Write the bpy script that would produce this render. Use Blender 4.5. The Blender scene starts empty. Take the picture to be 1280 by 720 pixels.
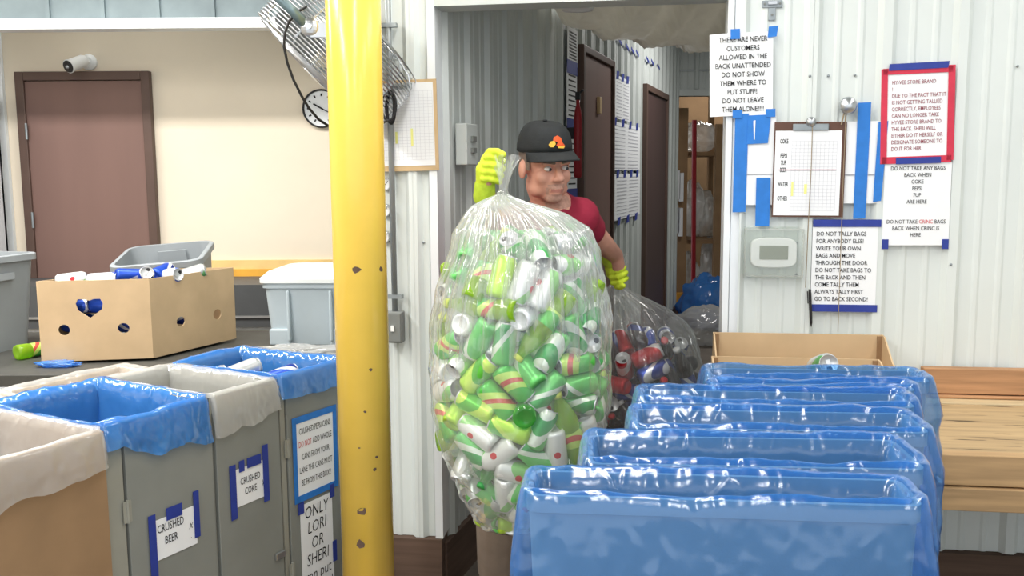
import bpy, math, random
import numpy as np
from mathutils import Matrix, Vector, noise
random.seed(7); np.random.seed(7)
R = math.radians
sc = bpy.context.scene
col = sc.collection
# ------------------------------------------------------------------ camera
F = 1160.0; CAMZ = 1.55
PITCH = math.atan(145/F); ROLL = -0.0072
cam_d = bpy.data.cameras.new('camera'); cam = bpy.data.objects.new('camera', cam_d); col.objects.link(cam)
CR = (Matrix.Rotation(R(90)-PITCH, 4, 'X') @ Matrix.Rotation(ROLL, 4, 'Z'))
cam.matrix_world = Matrix.Translation((0, 0, CAMZ)) @ CR
cam_d.sensor_width = 36; cam_d.lens = F/1280*36; cam_d.clip_start = .02
sc.camera = cam
# ------------------------------------------------------------------ world, lights, exposure
w = bpy.data.worlds.new('world'); sc.world = w; w.use_nodes = True
w.node_tree.nodes['Background'].inputs[0].default_value = (.92, .96, 1, 1)
w.node_tree.nodes['Background'].inputs[1].default_value = 1.25
def lamp(x, y, z, sx, sy, power, colr=(1, .97, .93), rz=0):
    d = bpy.data.lights.new('ceiling_and_fill_light', 'AREA'); d.shape = 'RECTANGLE'; d.size = sx; d.size_y = sy
    d.energy = power; d.color = colr
    o = bpy.data.objects.new('ceiling_and_fill_light', d); o.location = (x, y, z); o.rotation_euler = (0, 0, rz); col.objects.link(o)
for lx in (-2.3, 0.1, 2.2):
    for ly in (-1.6, .6, 2.35):
        lamp(lx, ly, 3.15, .25, 1.3, {-2.3: 56, .1: 25, 2.2: 16}[lx])
lamp(-2.3, 5.75, 3.2, 1.3, .2, 5, (1, .97, .92))          # cream room
for lx in (-3.9, -2.2, -.9): lamp(lx, 3.9, 3.15, 1.3, .25, 46 if lx < -2 else 20)   # fill lamps added over the sorting table to brighten the cream wall
lamp(1.75, 6.9, 2.9, .3, 1.2, 26)            # unseen fill lamp added to brighten the passage
lamp(.75, 4.5, 3.2, .9, .3, 9)             # fill lamp added above the plastic lining to light it through
lamp(2.6, 11.6, 2.9, .6, .6, 14)             # store room
sc.view_settings.view_transform = 'Standard'; sc.view_settings.look = 'None'
sc.view_settings.exposure = 0.3; sc.view_settings.gamma = 1.0
try: sc.view_settings.use_curve_mapping = False
except Exception: pass
try:
    sc.cycles.transparent_max_bounces = 24; sc.cycles.max_bounces = 8
    sc.cycles.caustics_reflective = False; sc.cycles.caustics_refractive = False
except Exception: pass
# ------------------------------------------------------------------ pixel helpers (1280 x 720)
C3 = CR.to_3x3(); CP = Vector((0, 0, CAMZ))
def ray(u, v): return C3 @ Vector(((u-640)/F, -(v-360)/F, -1))
def atY(u, v, Y):
    d = ray(u, v); return CP + d*(Y/d.y)
def atZ(u, v, z):
    d = ray(u, v); return CP + d*((z-CAMZ)/d.z)
def atPl(u, v, M):                          # local coordinates on the plane y = 0 of the frame M
    d = ray(u, v); n = M.to_3x3() @ Vector((0, 1, 0)); p = M.translation
    h = CP + d*(((p-CP).dot(n))/d.dot(n)); return M.inverted() @ h
def frame(p, ax):                           # x along the wall, y into the wall, z up
    ax = Vector((ax[0], ax[1], 0)).normalized(); ay = Vector((-ax.y, ax.x, 0))
    M = Matrix((( ax.x, ay.x, 0, p[0]), (ax.y, ay.y, 0, p[1]), (0, 0, 1, p[2] if len(p) > 2 else 0), (0, 0, 0, 1)))
    return M
def TM(x, y, z, rz=0): return Matrix.Translation((x, y, z)) @ Matrix.Rotation(rz, 4, 'Z')
# ------------------------------------------------------------------ materials
def s2l(c): return tuple(((x/12.92) if x <= .04045 else ((x+.055)/1.055)**2.4) for x in c)
def hexc(r, g, b): return s2l((r/255, g/255, b/255))
MATS = {}
def nodes_of(name):
    m = bpy.data.materials.new(name); m.use_nodes = True
    nt = m.node_tree; return m, nt, nt.nodes['Principled BSDF']
def mat(name, c, rough=.6, metal=0, var=.06, scale=8, bump=0, bscale=60, spec=.4, stretch=None, dark=None, dscale=3, dth=.62):
    """principled colour with soft mottling, optional bump and optional stain spots"""
    m, nt, b = nodes_of(name); N = nt.nodes; L = nt.links
    tc = N.new('ShaderNodeTexCoord'); mp = N.new('ShaderNodeMapping'); L.new(tc.outputs['Object'], mp.inputs[0])
    if stretch: mp.inputs['Scale'].default_value = stretch
    nz = N.new('ShaderNodeTexNoise'); nz.inputs['Scale'].default_value = scale; nz.inputs['Detail'].default_value = 4
    L.new(mp.outputs[0], nz.inputs['Vector'])
    rp = N.new('ShaderNodeValToRGB'); L.new(nz.outputs['Fac'], rp.inputs[0])
    rp.color_ramp.elements[0].position = .3; rp.color_ramp.elements[1].position = .7
    rp.color_ramp.elements[0].color = tuple(max(0, x*(1-var*2)) for x in c)+(1,)
    rp.color_ramp.elements[1].color = tuple(min(1, x*(1+var)) for x in c)+(1,)
    out = rp.outputs[0]
    if dark:
        n2 = N.new('ShaderNodeTexNoise'); n2.inputs['Scale'].default_value = dscale; n2.inputs['Detail'].default_value = 6
        L.new(mp.outputs[0], n2.inputs['Vector'])
        r2 = N.new('ShaderNodeValToRGB'); L.new(n2.outputs['Fac'], r2.inputs[0])
        r2.color_ramp.elements[0].position = dth; r2.color_ramp.elements[1].position = dth+.05
        mx = N.new('ShaderNodeMix'); mx.data_type = 'RGBA'; L.new(r2.outputs[0], mx.inputs[0])
        L.new(out, mx.inputs[6]); mx.inputs[7].default_value = dark+(1,); out = mx.outputs[2]
    L.new(out, b.inputs['Base Color'])
    b.inputs['Roughness'].default_value = rough; b.inputs['Metallic'].default_value = metal
    b.inputs['Specular IOR Level'].default_value = spec
    if bump:
        nb = N.new('ShaderNodeTexNoise'); nb.inputs['Scale'].default_value = bscale; nb.inputs['Detail'].default_value = 3
        L.new(mp.outputs[0], nb.inputs['Vector'])
        bp = N.new('ShaderNodeBump'); bp.inputs['Strength'].default_value = bump; bp.inputs['Distance'].default_value = .01
        L.new(nb.outputs['Fac'], bp.inputs['Height']); L.new(bp.outputs[0], b.inputs['Normal'])
    MATS[name] = m; return m
def film(name, tint, body, fac, gloss=.5, rough=.12, bscale=22, bstr=.5, wt=.5):
    """thin plastic film: tinted see-through + cloudy body + glossy skin with creased relief"""
    m = bpy.data.materials.new(name); m.use_nodes = True; nt = m.node_tree; N = nt.nodes; L = nt.links
    N.remove(N['Principled BSDF']); out = N['Material Output']
    tc = N.new('ShaderNodeTexCoord')
    nz = N.new('ShaderNodeTexNoise'); nz.inputs['Scale'].default_value = bscale; nz.inputs['Detail'].default_value = 2
    nz.noise_type = 'RIDGED_MULTIFRACTAL'; mp = N.new('ShaderNodeMapping'); mp.inputs['Scale'].default_value = (1, 1, .55); L.new(tc.outputs['Object'], mp.inputs[0]); nz.inputs['Distortion'].default_value = .6; L.new(mp.outputs[0], nz.inputs['Vector'])
    n3 = N.new('ShaderNodeTexNoise'); n3.inputs['Scale'].default_value = bscale*.4; n3.inputs['Detail'].default_value = 2; L.new(tc.outputs['Object'], n3.inputs['Vector'])
    ad = N.new('ShaderNodeMath'); ad.operation = 'MULTIPLY_ADD'; ad.inputs[1].default_value = .6; L.new(nz.outputs['Fac'], ad.inputs[0]); L.new(n3.outputs['Fac'], ad.inputs[2])
    bp = N.new('ShaderNodeBump'); bp.inputs['Strength'].default_value = bstr; bp.inputs['Distance'].default_value = .012
    L.new(ad.outputs[0], bp.inputs['Height'])
    tr = N.new('ShaderNodeBsdfTransparent'); tr.inputs[0].default_value = tint+(1,)
    df = N.new('ShaderNodeBsdfDiffuse'); df.inputs[0].default_value = body+(1,)
    tl = N.new('ShaderNodeBsdfTranslucent'); tl.inputs[0].default_value = body+(1,)
    gl = N.new('ShaderNodeBsdfGlossy'); gl.inputs[0].default_value = (1, 1, 1, 1); gl.inputs['Roughness'].default_value = rough
    for n in (df, gl): L.new(bp.outputs[0], n.inputs['Normal'])
    m1 = N.new('ShaderNodeMixShader'); m1.inputs[0].default_value = wt; L.new(df.outputs[0], m1.inputs[1]); L.new(tl.outputs[0], m1.inputs[2])
    m2 = N.new('ShaderNodeMixShader'); L.new(tr.outputs[0], m2.inputs[1]); L.new(m1.outputs[0], m2.inputs[2])
    lw = N.new('ShaderNodeLayerWeight'); lw.inputs[0].default_value = .5; L.new(bp.outputs[0], lw.inputs['Normal'])
    sq = N.new('ShaderNodeMath'); sq.operation = 'POWER'; sq.inputs[1].default_value = 2.2; L.new(lw.outputs['Facing'], sq.inputs[0])
    ma = N.new('ShaderNodeMath'); ma.operation = 'MULTIPLY_ADD'; ma.use_clamp = True; ma.inputs[1].default_value = (1-fac)*.6; ma.inputs[2].default_value = fac; L.new(sq.outputs[0], ma.inputs[0]); L.new(ma.outputs[0], m2.inputs[0])
    pw = N.new('ShaderNodeMath'); pw.operation = 'POWER'; pw.inputs[1].default_value = 3.5; L.new(lw.outputs['Facing'], pw.inputs[0])
    ml = N.new('ShaderNodeMath'); ml.operation = 'MULTIPLY_ADD'; ml.use_clamp = True; ml.inputs[1].default_value = gloss; ml.inputs[2].default_value = gloss*.075; L.new(pw.outputs[0], ml.inputs[0])
    m3 = N.new('ShaderNodeMixShader'); L.new(ml.outputs[0], m3.inputs[0]); L.new(m2.outputs[0], m3.inputs[1]); L.new(gl.outputs[0], m3.inputs[2])
    L.new(m3.outputs[0], out.inputs[0]); MATS[name] = m; return m
def wrap_mat(name, c1, c2, c3, dot=None, sx=7, sz=5, metal=.3, th=.86):
    """printed can wrap: slanted bands of three inks and an optional round mark"""
    m, nt, b = nodes_of(name); N = nt.nodes; L = nt.links
    tc = N.new('ShaderNodeTexCoord'); mp = N.new('ShaderNodeMapping'); L.new(tc.outputs['Object'], mp.inputs[0])
    mp.inputs['Scale'].default_value = (sx, sx, sz)
    wv = N.new('ShaderNodeTexWave'); wv.bands_direction = 'DIAGONAL'; wv.inputs['Scale'].default_value = .55
    wv.inputs['Distortion'].default_value = 2.5; wv.inputs['Detail'].default_value = 1; L.new(mp.outputs[0], wv.inputs['Vector'])
    rp = N.new('ShaderNodeValToRGB'); rp.color_ramp.interpolation = 'CONSTANT'; L.new(wv.outputs['Fac'], rp.inputs[0])
    e = rp.color_ramp.elements; e[0].color = c1+(1,); e[0].position = 0; e[1].color = c2+(1,); e[1].position = .5
    k = e.new(th); k.color = c3+(1,); out = rp.outputs[0]
    if dot:
        for px in (-.033, .033):
            vm = N.new('ShaderNodeVectorMath'); vm.operation = 'DISTANCE'; L.new(tc.outputs['Object'], vm.inputs[0])
            vm.inputs[1].default_value = (0, px, .07)
            lt = N.new('ShaderNodeMath'); lt.operation = 'LESS_THAN'; lt.inputs[1].default_value = .010; L.new(vm.outputs['Value'], lt.inputs[0])
            mx = N.new('ShaderNodeMix'); mx.data_type = 'RGBA'; L.new(lt.outputs[0], mx.inputs[0]); L.new(out, mx.inputs[6])
            mx.inputs[7].default_value = dot+(1,); out = mx.outputs[2]
    L.new(out, b.inputs['Base Color']); b.inputs['Metallic'].default_value = metal; b.inputs['Roughness'].default_value = .32
    MATS[name] = m; return m
def glassy(name, c, fac, rough=.08):
    return film(name, c, c, fac, gloss=.55, rough=rough, bscale=40, bstr=.05, wt=.3)
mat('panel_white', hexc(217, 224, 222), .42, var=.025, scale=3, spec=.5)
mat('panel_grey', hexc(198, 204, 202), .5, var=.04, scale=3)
mat('cream', hexc(238, 226, 206), .8, var=.02, scale=2)
mat('orange_stripe', hexc(240, 178, 70), .5, var=.05)
mat('pale_orange', hexc(244, 208, 140), .5, var=.05)
mat('door_brown', hexc(126, 98, 90), .55, var=.06, scale=3, stretch=(1, 1, .12))
mat('frame_brown', hexc(94, 74, 66), .5, var=.05)
mat('dark_door', hexc(82, 62, 60), .55, var=.08, scale=3, stretch=(1, 1, .12))
mat('concrete', hexc(120, 112, 104), .85, var=.12, scale=5, bump=.2)
mat('sill_wood', hexc(98, 78, 66), .8, var=.15, scale=10, stretch=(.2, 1, 4))
mat('ceiling_grey', hexc(150, 160, 160), .7, var=.04)
mat('white_trim', hexc(235, 240, 244), .4, var=.02)
mat('bulkhead', hexc(128, 142, 146), .6, var=.08, scale=6)
mat('yellow', hexc(251, 212, 92), .22, var=.03, scale=6, spec=.6, bump=.08, bscale=14, dark=hexc(90, 60, 35), dscale=22, dth=.77)
mat('card', hexc(206, 178, 140), .85, var=.05, scale=7)
mat('card_dark', hexc(152, 122, 90), .85, var=.06, scale=7)
mat('paper', hexc(240, 243, 246), .7, var=.01)
mat('ink', hexc(28, 28, 34), .7, var=0)
mat('ink_red', hexc(206, 84, 92), .7, var=0)
mat('ink_rose', hexc(150, 84, 96), .7, var=0)
mat('ink_grey', hexc(198, 200, 208), .7, var=0)
mat('ink_pink', hexc(228, 186, 196), .7, var=0)
mat('ink_yellow', hexc(238, 238, 150), .7, var=0)
mat('tape_blue', hexc(42, 122, 208), .55, var=.06, scale=25)
mat('tape_navy', hexc(44, 62, 150), .55, var=.06, scale=25)
mat('tape_red', hexc(208, 52, 78), .55, var=.05, scale=25)
mat('steel', hexc(196, 200, 204), .28, metal=.9, var=.05)
mat('galv', hexc(150, 158, 162), .4, metal=.6, var=.08, scale=20)
mat('conduit', hexc(150, 156, 158), .45, metal=.3, var=.04)
mat('box_grey', hexc(122, 126, 124), .5, var=.05)
mat('fan_arm', hexc(110, 132, 140), .35, metal=.4, var=.04)
mat('black', hexc(30, 30, 33), .5, var=.05)
mat('black_cloth', hexc(38, 41, 43), .85, var=.1, scale=40, bump=.15, bscale=300)
mat('bin_grey', hexc(152, 158, 162), .5, var=.03, bump=.05, bscale=200)
mat('tote_grey', hexc(184, 196, 202), .45, var=.03)
mat('tote_lid', hexc(226, 230, 228), .45, var=.02)
mat('cabinet_grey', hexc(136, 139, 134), .6, var=.05, scale=4)
mat('cabinet_edge', hexc(152, 152, 142), .6, var=.05, scale=4)
mat('table_dark', hexc(74, 74, 70), .6, var=.1)
mat('counter_dark', hexc(82, 84, 86), .5, var=.05)
mat('wood', hexc(186, 152, 110), .7, var=.14, scale=6, stretch=(.5, 6, 8))
mat('wood_dirty', hexc(184, 156, 116), .72, var=.12, scale=6, stretch=(.5, 6, 8), dark=hexc(84, 66, 46), dscale=9, dth=.60)
mat('wood_red', hexc(184, 140, 102), .7, var=.16, scale=6, stretch=(.5, 6, 9))
mat('wood_pale', hexc(206, 184, 146), .7, var=.1, scale=6, stretch=(.5, 6, 8))
mat('insulation', hexc(196, 192, 178), .32, var=.08, scale=5, bump=.25, bscale=9, spec=.5)
mat('skin', hexc(214, 158, 138), .55, var=.05, scale=14)
mat('stubble', hexc(192, 150, 134), .8, var=.1, scale=120)
mat('hair', hexc(126, 112, 104), .9, var=.15, scale=120)
mat('eye_white', hexc(220, 214, 208), .3, var=0)
mat('iris', hexc(60, 62, 66), .3, var=0)
mat('lip', hexc(186, 124, 112), .6, var=.04)
mat('shirt', hexc(146, 32, 58), .85, var=.06, scale=20, bump=.1, bscale=30)
mat('khaki', hexc(150, 134, 120), .85, var=.06, scale=20, bump=.15, bscale=25)
mat('shoe', hexc(60, 52, 48), .7)
mat('glove', hexc(214, 236, 62), .75, var=.06, scale=30, bump=.12, bscale=160)
mat('glove_cuff', hexc(190, 216, 60), .8, var=.08, scale=60)
mat('emblem_red', hexc(226, 92, 44), .7, var=.05)
mat('emblem_gold', hexc(232, 186, 70), .7, var=.05)
mat('alu', hexc(205, 208, 210), .3, metal=.75, var=.05)
mat('alu_lid', hexc(216, 218, 220), .34, metal=.45, var=.04)
mat('lcd', hexc(132, 138, 122), .3, var=.02)
mat('plastic_white', hexc(240, 242, 242), .35, var=.01)
mat('brown_board', hexc(96, 66, 54), .55, var=.1)
mat('tan_board', hexc(206, 178, 136), .6, var=.08)
mat('string', hexc(150, 134, 110), .8)
mat('red_paint', hexc(150, 30, 40), .4)
mat('bottle_cap', hexc(226, 240, 90), .5)
mat('cap_red', hexc(200, 36, 44), .45)
mat('cap_white', hexc(236, 238, 238), .45)
mat('cap_green', hexc(40, 140, 60), .45)
mat('blue_print', hexc(38, 84, 196), .4)
mat('cola', hexc(36, 20, 18), .2)
mat('ochre_box', hexc(196, 140, 54), .8)
film('blue_film', (.56, .78, .98), hexc(76, 156, 238), .24, gloss=.8, rough=.17, bscale=26, bstr=.6, wt=.45)
film('blue_film_light', (.40, .66, .98), hexc(84, 164, 250), .58, gloss=.8, rough=.12, bscale=26, bstr=.6, wt=.4)
film('lining_film', (.9, .9, .86), hexc(186, 181, 166), .94, gloss=.45, rough=.3, bscale=9, bstr=.3, wt=.35)
film('clear_film', (.98, .99, .985), (.95, .97, .96), .14, gloss=.85, rough=.12, bscale=24, bstr=.5, wt=.4)
film('fold_film', (.98, .99, .985), (.96, .97, .97), .22, gloss=.9, rough=.14, bscale=14, bstr=.3, wt=.4)
film('milky_film', (.96, .96, .95), (.9, .9, .88), .40, gloss=.7, rough=.14, bscale=26, bstr=.5, wt=.4)
film('case_clear', (.95, .96, .95), (.85, .87, .84), .09, gloss=.35, rough=.1, bscale=6, bstr=.04)
glassy('pet_green', hexc(120, 226, 110), .30)
glassy('pet_lime', hexc(196, 240, 60), .42)
glassy('pet_clear', (.94, .97, .95), .10)
wrap_mat('wrap_green', hexc(112, 208, 112), hexc(232, 243, 228), hexc(64, 166, 84))
wrap_mat('wrap_white', hexc(240, 243, 240), hexc(238, 242, 238), hexc(150, 216, 130), dot=hexc(212, 44, 52))
wrap_mat('wrap_lime', hexc(186, 234, 70), hexc(206, 242, 96), hexc(96, 196, 62))
wrap_mat('wrap_dew', hexc(86, 196, 78), hexc(206, 240, 120), hexc(214, 90, 80), sx=6, sz=9, th=.95)
wrap_mat('wrap_silver', hexc(222, 226, 226), hexc(200, 206, 206), hexc(120, 190, 120), metal=.6)
wrap_mat('wrap_blue', hexc(34, 78, 190), hexc(226, 230, 236), hexc(24, 56, 150))
wrap_mat('wrap_bluewhite', hexc(232, 236, 240), hexc(226, 230, 236), hexc(60, 100, 200))
wrap_mat('wrap_red', hexc(196, 34, 44), hexc(196, 34, 44), hexc(236, 230, 228))
wrap_mat('wrap_dark', hexc(40, 34, 38), hexc(70, 66, 72), hexc(34, 60, 140))
# ------------------------------------------------------------------ mesh helpers
BASIS = {}
class MB:
    def __init__(s): s.v = []; s.f = []; s.mi = []; s.m = 0
    def add(s, vs, fs):
        o = len(s.v); s.v += [Vector(x) for x in vs]; s.f += [tuple(i+o for i in f) for f in fs]; s.mi += [s.m]*len(fs); return s
    def box(s, x0, x1, y0, y1, z0, z1, M=None):
        vs = [Vector((x, y, z)) for z in (z0, z1) for (x, y) in ((x0, y0), (x1, y0), (x1, y1), (x0, y1))]
        if M: vs = [M @ v for v in vs]
        return s.add(vs, [(3, 2, 1, 0), (4, 5, 6, 7), (0, 1, 5, 4), (1, 2, 6, 5), (2, 3, 7, 6), (3, 0, 4, 7)])
    def prism(s, poly, y0, y1, M=None):      # polygon in x,z extruded along y
        n = len(poly); vs = [Vector((x, y0, z)) for x, z in poly]+[Vector((x, y1, z)) for x, z in poly]
        if M: vs = [M @ v for v in vs]
        return s.add(vs, [tuple(range(n)), tuple(range(2*n-1, n-1, -1))]+[(i+n, (i+1) % n+n, (i+1) % n, i) for i in range(n)])
    def rings(s, rings, cap0=True, cap1=True, loop=True):
        n = len(rings[0]); vs = [p for r in rings for p in r]; fs = []
        for k in range(len(rings)-1):
            for i in range(n if loop else n-1):
                j = (i+1) % n; fs.append((k*n+i, k*n+j, (k+1)*n+j, (k+1)*n+i))
        if cap0: fs.append(tuple(range(n-1, -1, -1)))
        if cap1: fs.append(tuple((len(rings)-1)*n+i for i in range(n)))
        return s.add(vs, fs)
    def lathe(s, prof, n=20, M=None, cap0=True, cap1=True):
        rs = []
        for r, z in prof:
            q = [Vector((r*math.cos(2*math.pi*i/n), r*math.sin(2*math.pi*i/n), z)) for i in range(n)]
            rs.append([M @ p for p in q] if M else q)
        return s.rings(rs, cap0, cap1)
    def tube(s, pts, r, n=8, closed=False):
        pts = [Vector(p) for p in pts]; rs = []; N = len(pts); up = None
        for i, p in enumerate(pts):
            a = pts[(i-1) % N] if (closed or i) else p; b = pts[(i+1) % N] if (closed or i < N-1) else p
            t = (b-a).normalized()
            if up is None: up = Vector((0, 0, 1)) if abs(t.z) < .9 else Vector((1, 0, 0))
            e1 = (up - t*up.dot(t)).normalized(); e2 = t.cross(e1); up = e1
            rr = r[i] if isinstance(r, (list, tuple)) else r
            rs.append([p + e1*(rr*math.cos(2*math.pi*k/n)) + e2*(rr*math.sin(2*math.pi*k/n)) for k in range(n)])
        if closed: rs.append(rs[0]); return s.rings(rs, False, False)
        return s.rings(rs)
    def ell(s, c, r, M=None, nu=16, nv=10):
        c = Vector(c); rs = []
        for k in range(1, nv):
            a = math.pi*k/nv
            rs.append([Vector((r[0]*math.sin(a)*math.cos(2*math.pi*i/nu), r[1]*math.sin(a)*math.sin(2*math.pi*i/nu), -r[2]*math.cos(a))) for i in range(nu)])
        rs = [[c + (M @ p if M else p) for p in q] for q in rs]
        return s.rings(rs)
    def caps(s, p, q, r1, r2, n=12, k=4):     # tapered capsule
        p = Vector(p); q = Vector(q); t = (q-p).normalized()
        up = Vector((0, 0, 1)) if abs(t.z) < .9 else Vector((1, 0, 0)); e1 = (up-t*up.dot(t)).normalized(); e2 = t.cross(e1)
        rs = []
        def ring(c, rr): rs.append([c+e1*(rr*math.cos(2*math.pi*i/n))+e2*(rr*math.sin(2*math.pi*i/n)) for i in range(n)])
        for i in range(k): a = math.pi/2*(1-(i+.3)/(k)); ring(p-t*(r1*math.sin(a)), r1*math.cos(a))
        ring(p, r1); ring(q, r2)
        for i in range(k): a = math.pi/2*((i+.7)/k); ring(q+t*(r2*math.sin(a)), r2*math.cos(a))
        return s.rings(rs)
    def mesh(s, name, mats, smooth=False, inv=None):
        me = bpy.data.meshes.new(name)
        vs = [tuple(inv @ v) if inv else tuple(v) for v in s.v]
        me.from_pydata(vs, [], s.f)
        for m in (mats if isinstance(mats, (list, tuple)) else [mats]): me.materials.append(MATS[m])
        me.polygons.foreach_set('material_index', s.mi)
        if smooth: me.polygons.foreach_set('use_smooth', [True]*len(me.polygons))
        me.update(); return me
    def build(s, name, mats, parent=None, smooth=False, world=False, bevel=0, M=None):
        inv = None; base = Matrix.Identity(4)
        if parent is not None:
            if world: inv = BASIS[parent.name].inverted()
        elif M is not None: base = M
        elif world:
            xs = [v.x for v in s.v]; ys = [v.y for v in s.v]
            base = Matrix.Translation(((min(xs)+max(xs))/2, (min(ys)+max(ys))/2, min(v.z for v in s.v))); inv = base.inverted()
        return link(name, s.mesh(name, mats, smooth, inv), parent, base, bevel)
def link(name, me, parent=None, M=None, bevel=0):
    o = bpy.data.objects.new(name, me); col.objects.link(o)
    if parent is not None: o.parent = parent; BASIS[o.name] = BASIS[parent.name]
    else:
        o.matrix_world = M if M is not None else Matrix.Identity(4); BASIS[o.name] = o.matrix_basis.copy()
    if bevel:
        b = o.modifiers.new('bevel', 'BEVEL'); b.width = bevel; b.segments = 2; b.limit_method = 'ANGLE'
    return o
def tag(o, label=None, cat=None, group=None, kind=None):
    if label: o['label'] = label
    if cat: o['category'] = cat
    if group: o['group'] = group
    if kind: o['kind'] = kind
    return o
def thing(name, label, cat, M, group=None):
    o = bpy.data.objects.new(name, None); o.empty_display_size = .05; col.objects.link(o)
    o.matrix_world = M; BASIS[o.name] = M.copy(); return tag(o, label, cat, group)
def struct(o): o['kind'] = 'structure'; return o
def blob(mb, name, mats, parent=None, voxel=.008, smooth=6, world=False, M=None, sub=0):
    """melt overlapping closed shapes of mb into one continuous surface"""
    me = mb.mesh(name+'_raw', mats, True, None)
    o = bpy.data.objects.new('tmp', me); col.objects.link(o)
    r = o.modifiers.new('r', 'REMESH'); r.mode = 'VOXEL'; r.voxel_size = voxel; r.use_smooth_shade = True
    if smooth: sm = o.modifiers.new('s', 'SMOOTH'); sm.factor = .5; sm.iterations = smooth
    dg = bpy.context.evaluated_depsgraph_get(); dg.update()
    m2 = bpy.data.meshes.new_from_object(o.evaluated_get(dg)); bpy.data.objects.remove(o)
    m2.name = name
    m2.materials.clear()
    for m in (mats if isinstance(mats, (list, tuple)) else [mats]): m2.materials.append(MATS[m])
    m2.polygons.foreach_set('use_smooth', [True]*len(m2.polygons)); m2.polygons.foreach_set('material_index', [0]*len(m2.polygons))
    base = None
    if parent is not None and world: m2.transform(BASIS[parent.name].inverted())
    elif parent is None and world:
        base = M; m2.transform(M.inverted())
    return link(name, m2, parent, base)
def text_mesh(name, body, w, h, mats, align='CENTER', bold=.012, shear=0, line=1.15):
    """lettering filling w x h, centred on 0,0 in x,z; {curly} parts use the second material"""
    cu = bpy.data.curves.new(name, 'FONT'); plain = ''; idx = []; k = 0
    for ch in body:
        if ch == '{': k = 1
        elif ch == '}': k = 0
        else: plain += ch; idx.append(k)
    cu.body = plain; cu.align_x = align; cu.offset = bold; cu.shear = shear; cu.space_line = line; cu.resolution_u = 2
    for m in mats: cu.materials.append(MATS[m])
    for i, k in enumerate(idx): cu.body_format[i].material_index = k
    o = bpy.data.objects.new('tmp', cu); col.objects.link(o)
    dg = bpy.context.evaluated_depsgraph_get(); dg.update()
    me = bpy.data.meshes.new_from_object(o.evaluated_get(dg)); bpy.data.objects.remove(o)
    n = len(me.vertices); co = np.empty(n*3); me.vertices.foreach_get('co', co); co = co.reshape(-1, 3)
    lo = co.min(0); hi = co.max(0); out = np.zeros_like(co)
    out[:, 0] = (co[:, 0]-(lo[0]+hi[0])/2)*w/(hi[0]-lo[0]); out[:, 2] = (co[:, 1]-(lo[1]+hi[1])/2)*h/(hi[1]-lo[1])
    me.vertices.foreach_set('co', out.ravel()); me.update(); me.name = name
    return me
def text(name, body, parent, x, y, z, w, h, mats=('ink',), rot=0, **k):
    me = text_mesh(name, body, w, h, mats, **k)
    me.transform(Matrix.Translation((x, y, z)) @ Matrix.Rotation(rot, 4, 'Y'))
    return link(name, me, parent)
def clone(o, M, label=None, group=None):
    c = o.copy(); col.objects.link(c); c.parent = None; c.matrix_world = M; BASIS[c.name] = M.copy()
    if label: c['label'] = label
    if group: c['group'] = group
    for ch in list(o.children):
        d = ch.copy(); col.objects.link(d); d.parent = c
        for g in list(ch.children):
            e = g.copy(); col.objects.link(e); e.parent = d
    return c
# ================================================================== THE SETTING
F_SIGN = frame((lambda p: (p.x, p.y, 0))(atY(1040, 230, 3.07)), (math.cos(R(8)), -math.sin(R(8))))
def sx(u, v=230): return atPl(u, v, F_SIGN).x
def sp(u, v): p = atPl(u, v, F_SIGN); return p.x, p.z
XO0 = sx(548, 300); XO1 = sx(907, 230); XJ = sx(452, 300)
p0 = F_SIGN @ Vector((XO0-.01, .02, 0))
F_CORR = frame((p0.x, p0.y, 0), (.302, .953))
F_BACK = frame((0, 9.3, 0), (1, 0))
F_CREAM = frame((0, 6.0, 0), (1, 0))
def fp(M, u, v): p = atPl(u, v, M); return p.x, p.z
def panel_profile(x0, x1):
    """ribbed steel sheet section: a tall rib every 229 mm and two low ones between"""
    pts = []; P = .2286
    for k in range(int(x0/P)-2, int(x1/P)+3):
        b = k*P
        for dx, y in ((-.030, 0), (-.014, -.019), (.014, -.019), (.030, 0), (.066, 0), (.074, -.004), (.084, -.004), (.092, 0), (.137, 0), (.145, -.004), (.155, -.004), (.163, 0)):
            pts.append((b+dx, y))
    def yat(x):
        for (a, ya), (c, yc) in zip(pts, pts[1:]):
            if a <= x <= c: return ya+(yc-ya)*(x-a)/max(1e-9, c-a)
        return 0
    return [(x0, yat(x0))]+[p for p in pts if x0+1e-4 < p[0] < x1-1e-4]+[(x1, yat(x1))]
def ribbed(parent, x0, x1, z0, z1, m, name='wall_panel', off=0, panel=.9144):
    k = math.floor((x0-off)/panel)
    while off+k*panel < x1-1e-4:
        a = max(x0, off+k*panel)+.0004; b = min(x1, off+(k+1)*panel)-.0004; k += 1
        if b-a < .01: continue
        pr = [(x, y) for x, y in panel_profile(a-off, b-off)]
        mb = MB(); n = len(pr)
        vs = [(x+off, y-.001, z) for z in (z0, z1) for x, y in pr]
        vs += [(x+off, y+.0005, z) for z in (z0, z1) for x, y in pr]
        fs = [(i, i+1, n+i+1, n+i) for i in range(n-1)]+[(2*n+i, 3*n+i, 3*n+i+1, 2*n+i+1) for i in range(n-1)]
        mb.add(vs, fs); mb.build(name, m, parent)
def wallbox(name, M, x0, x1, z0, z1, m, t=.08, y0=.002):
    return struct(MB().box(x0, x1, y0, y0+t, z0, z1).build(name, m, None, M=M))
struct(MB().box(-5.2, 4.2, -3.5, 13, -.1, 0).build('floor', 'concrete'))
struct(MB().box(-5.2, 4.2, -3.5, 13, 3.3, 3.4).build('ceiling', 'ceiling_grey'))
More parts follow.
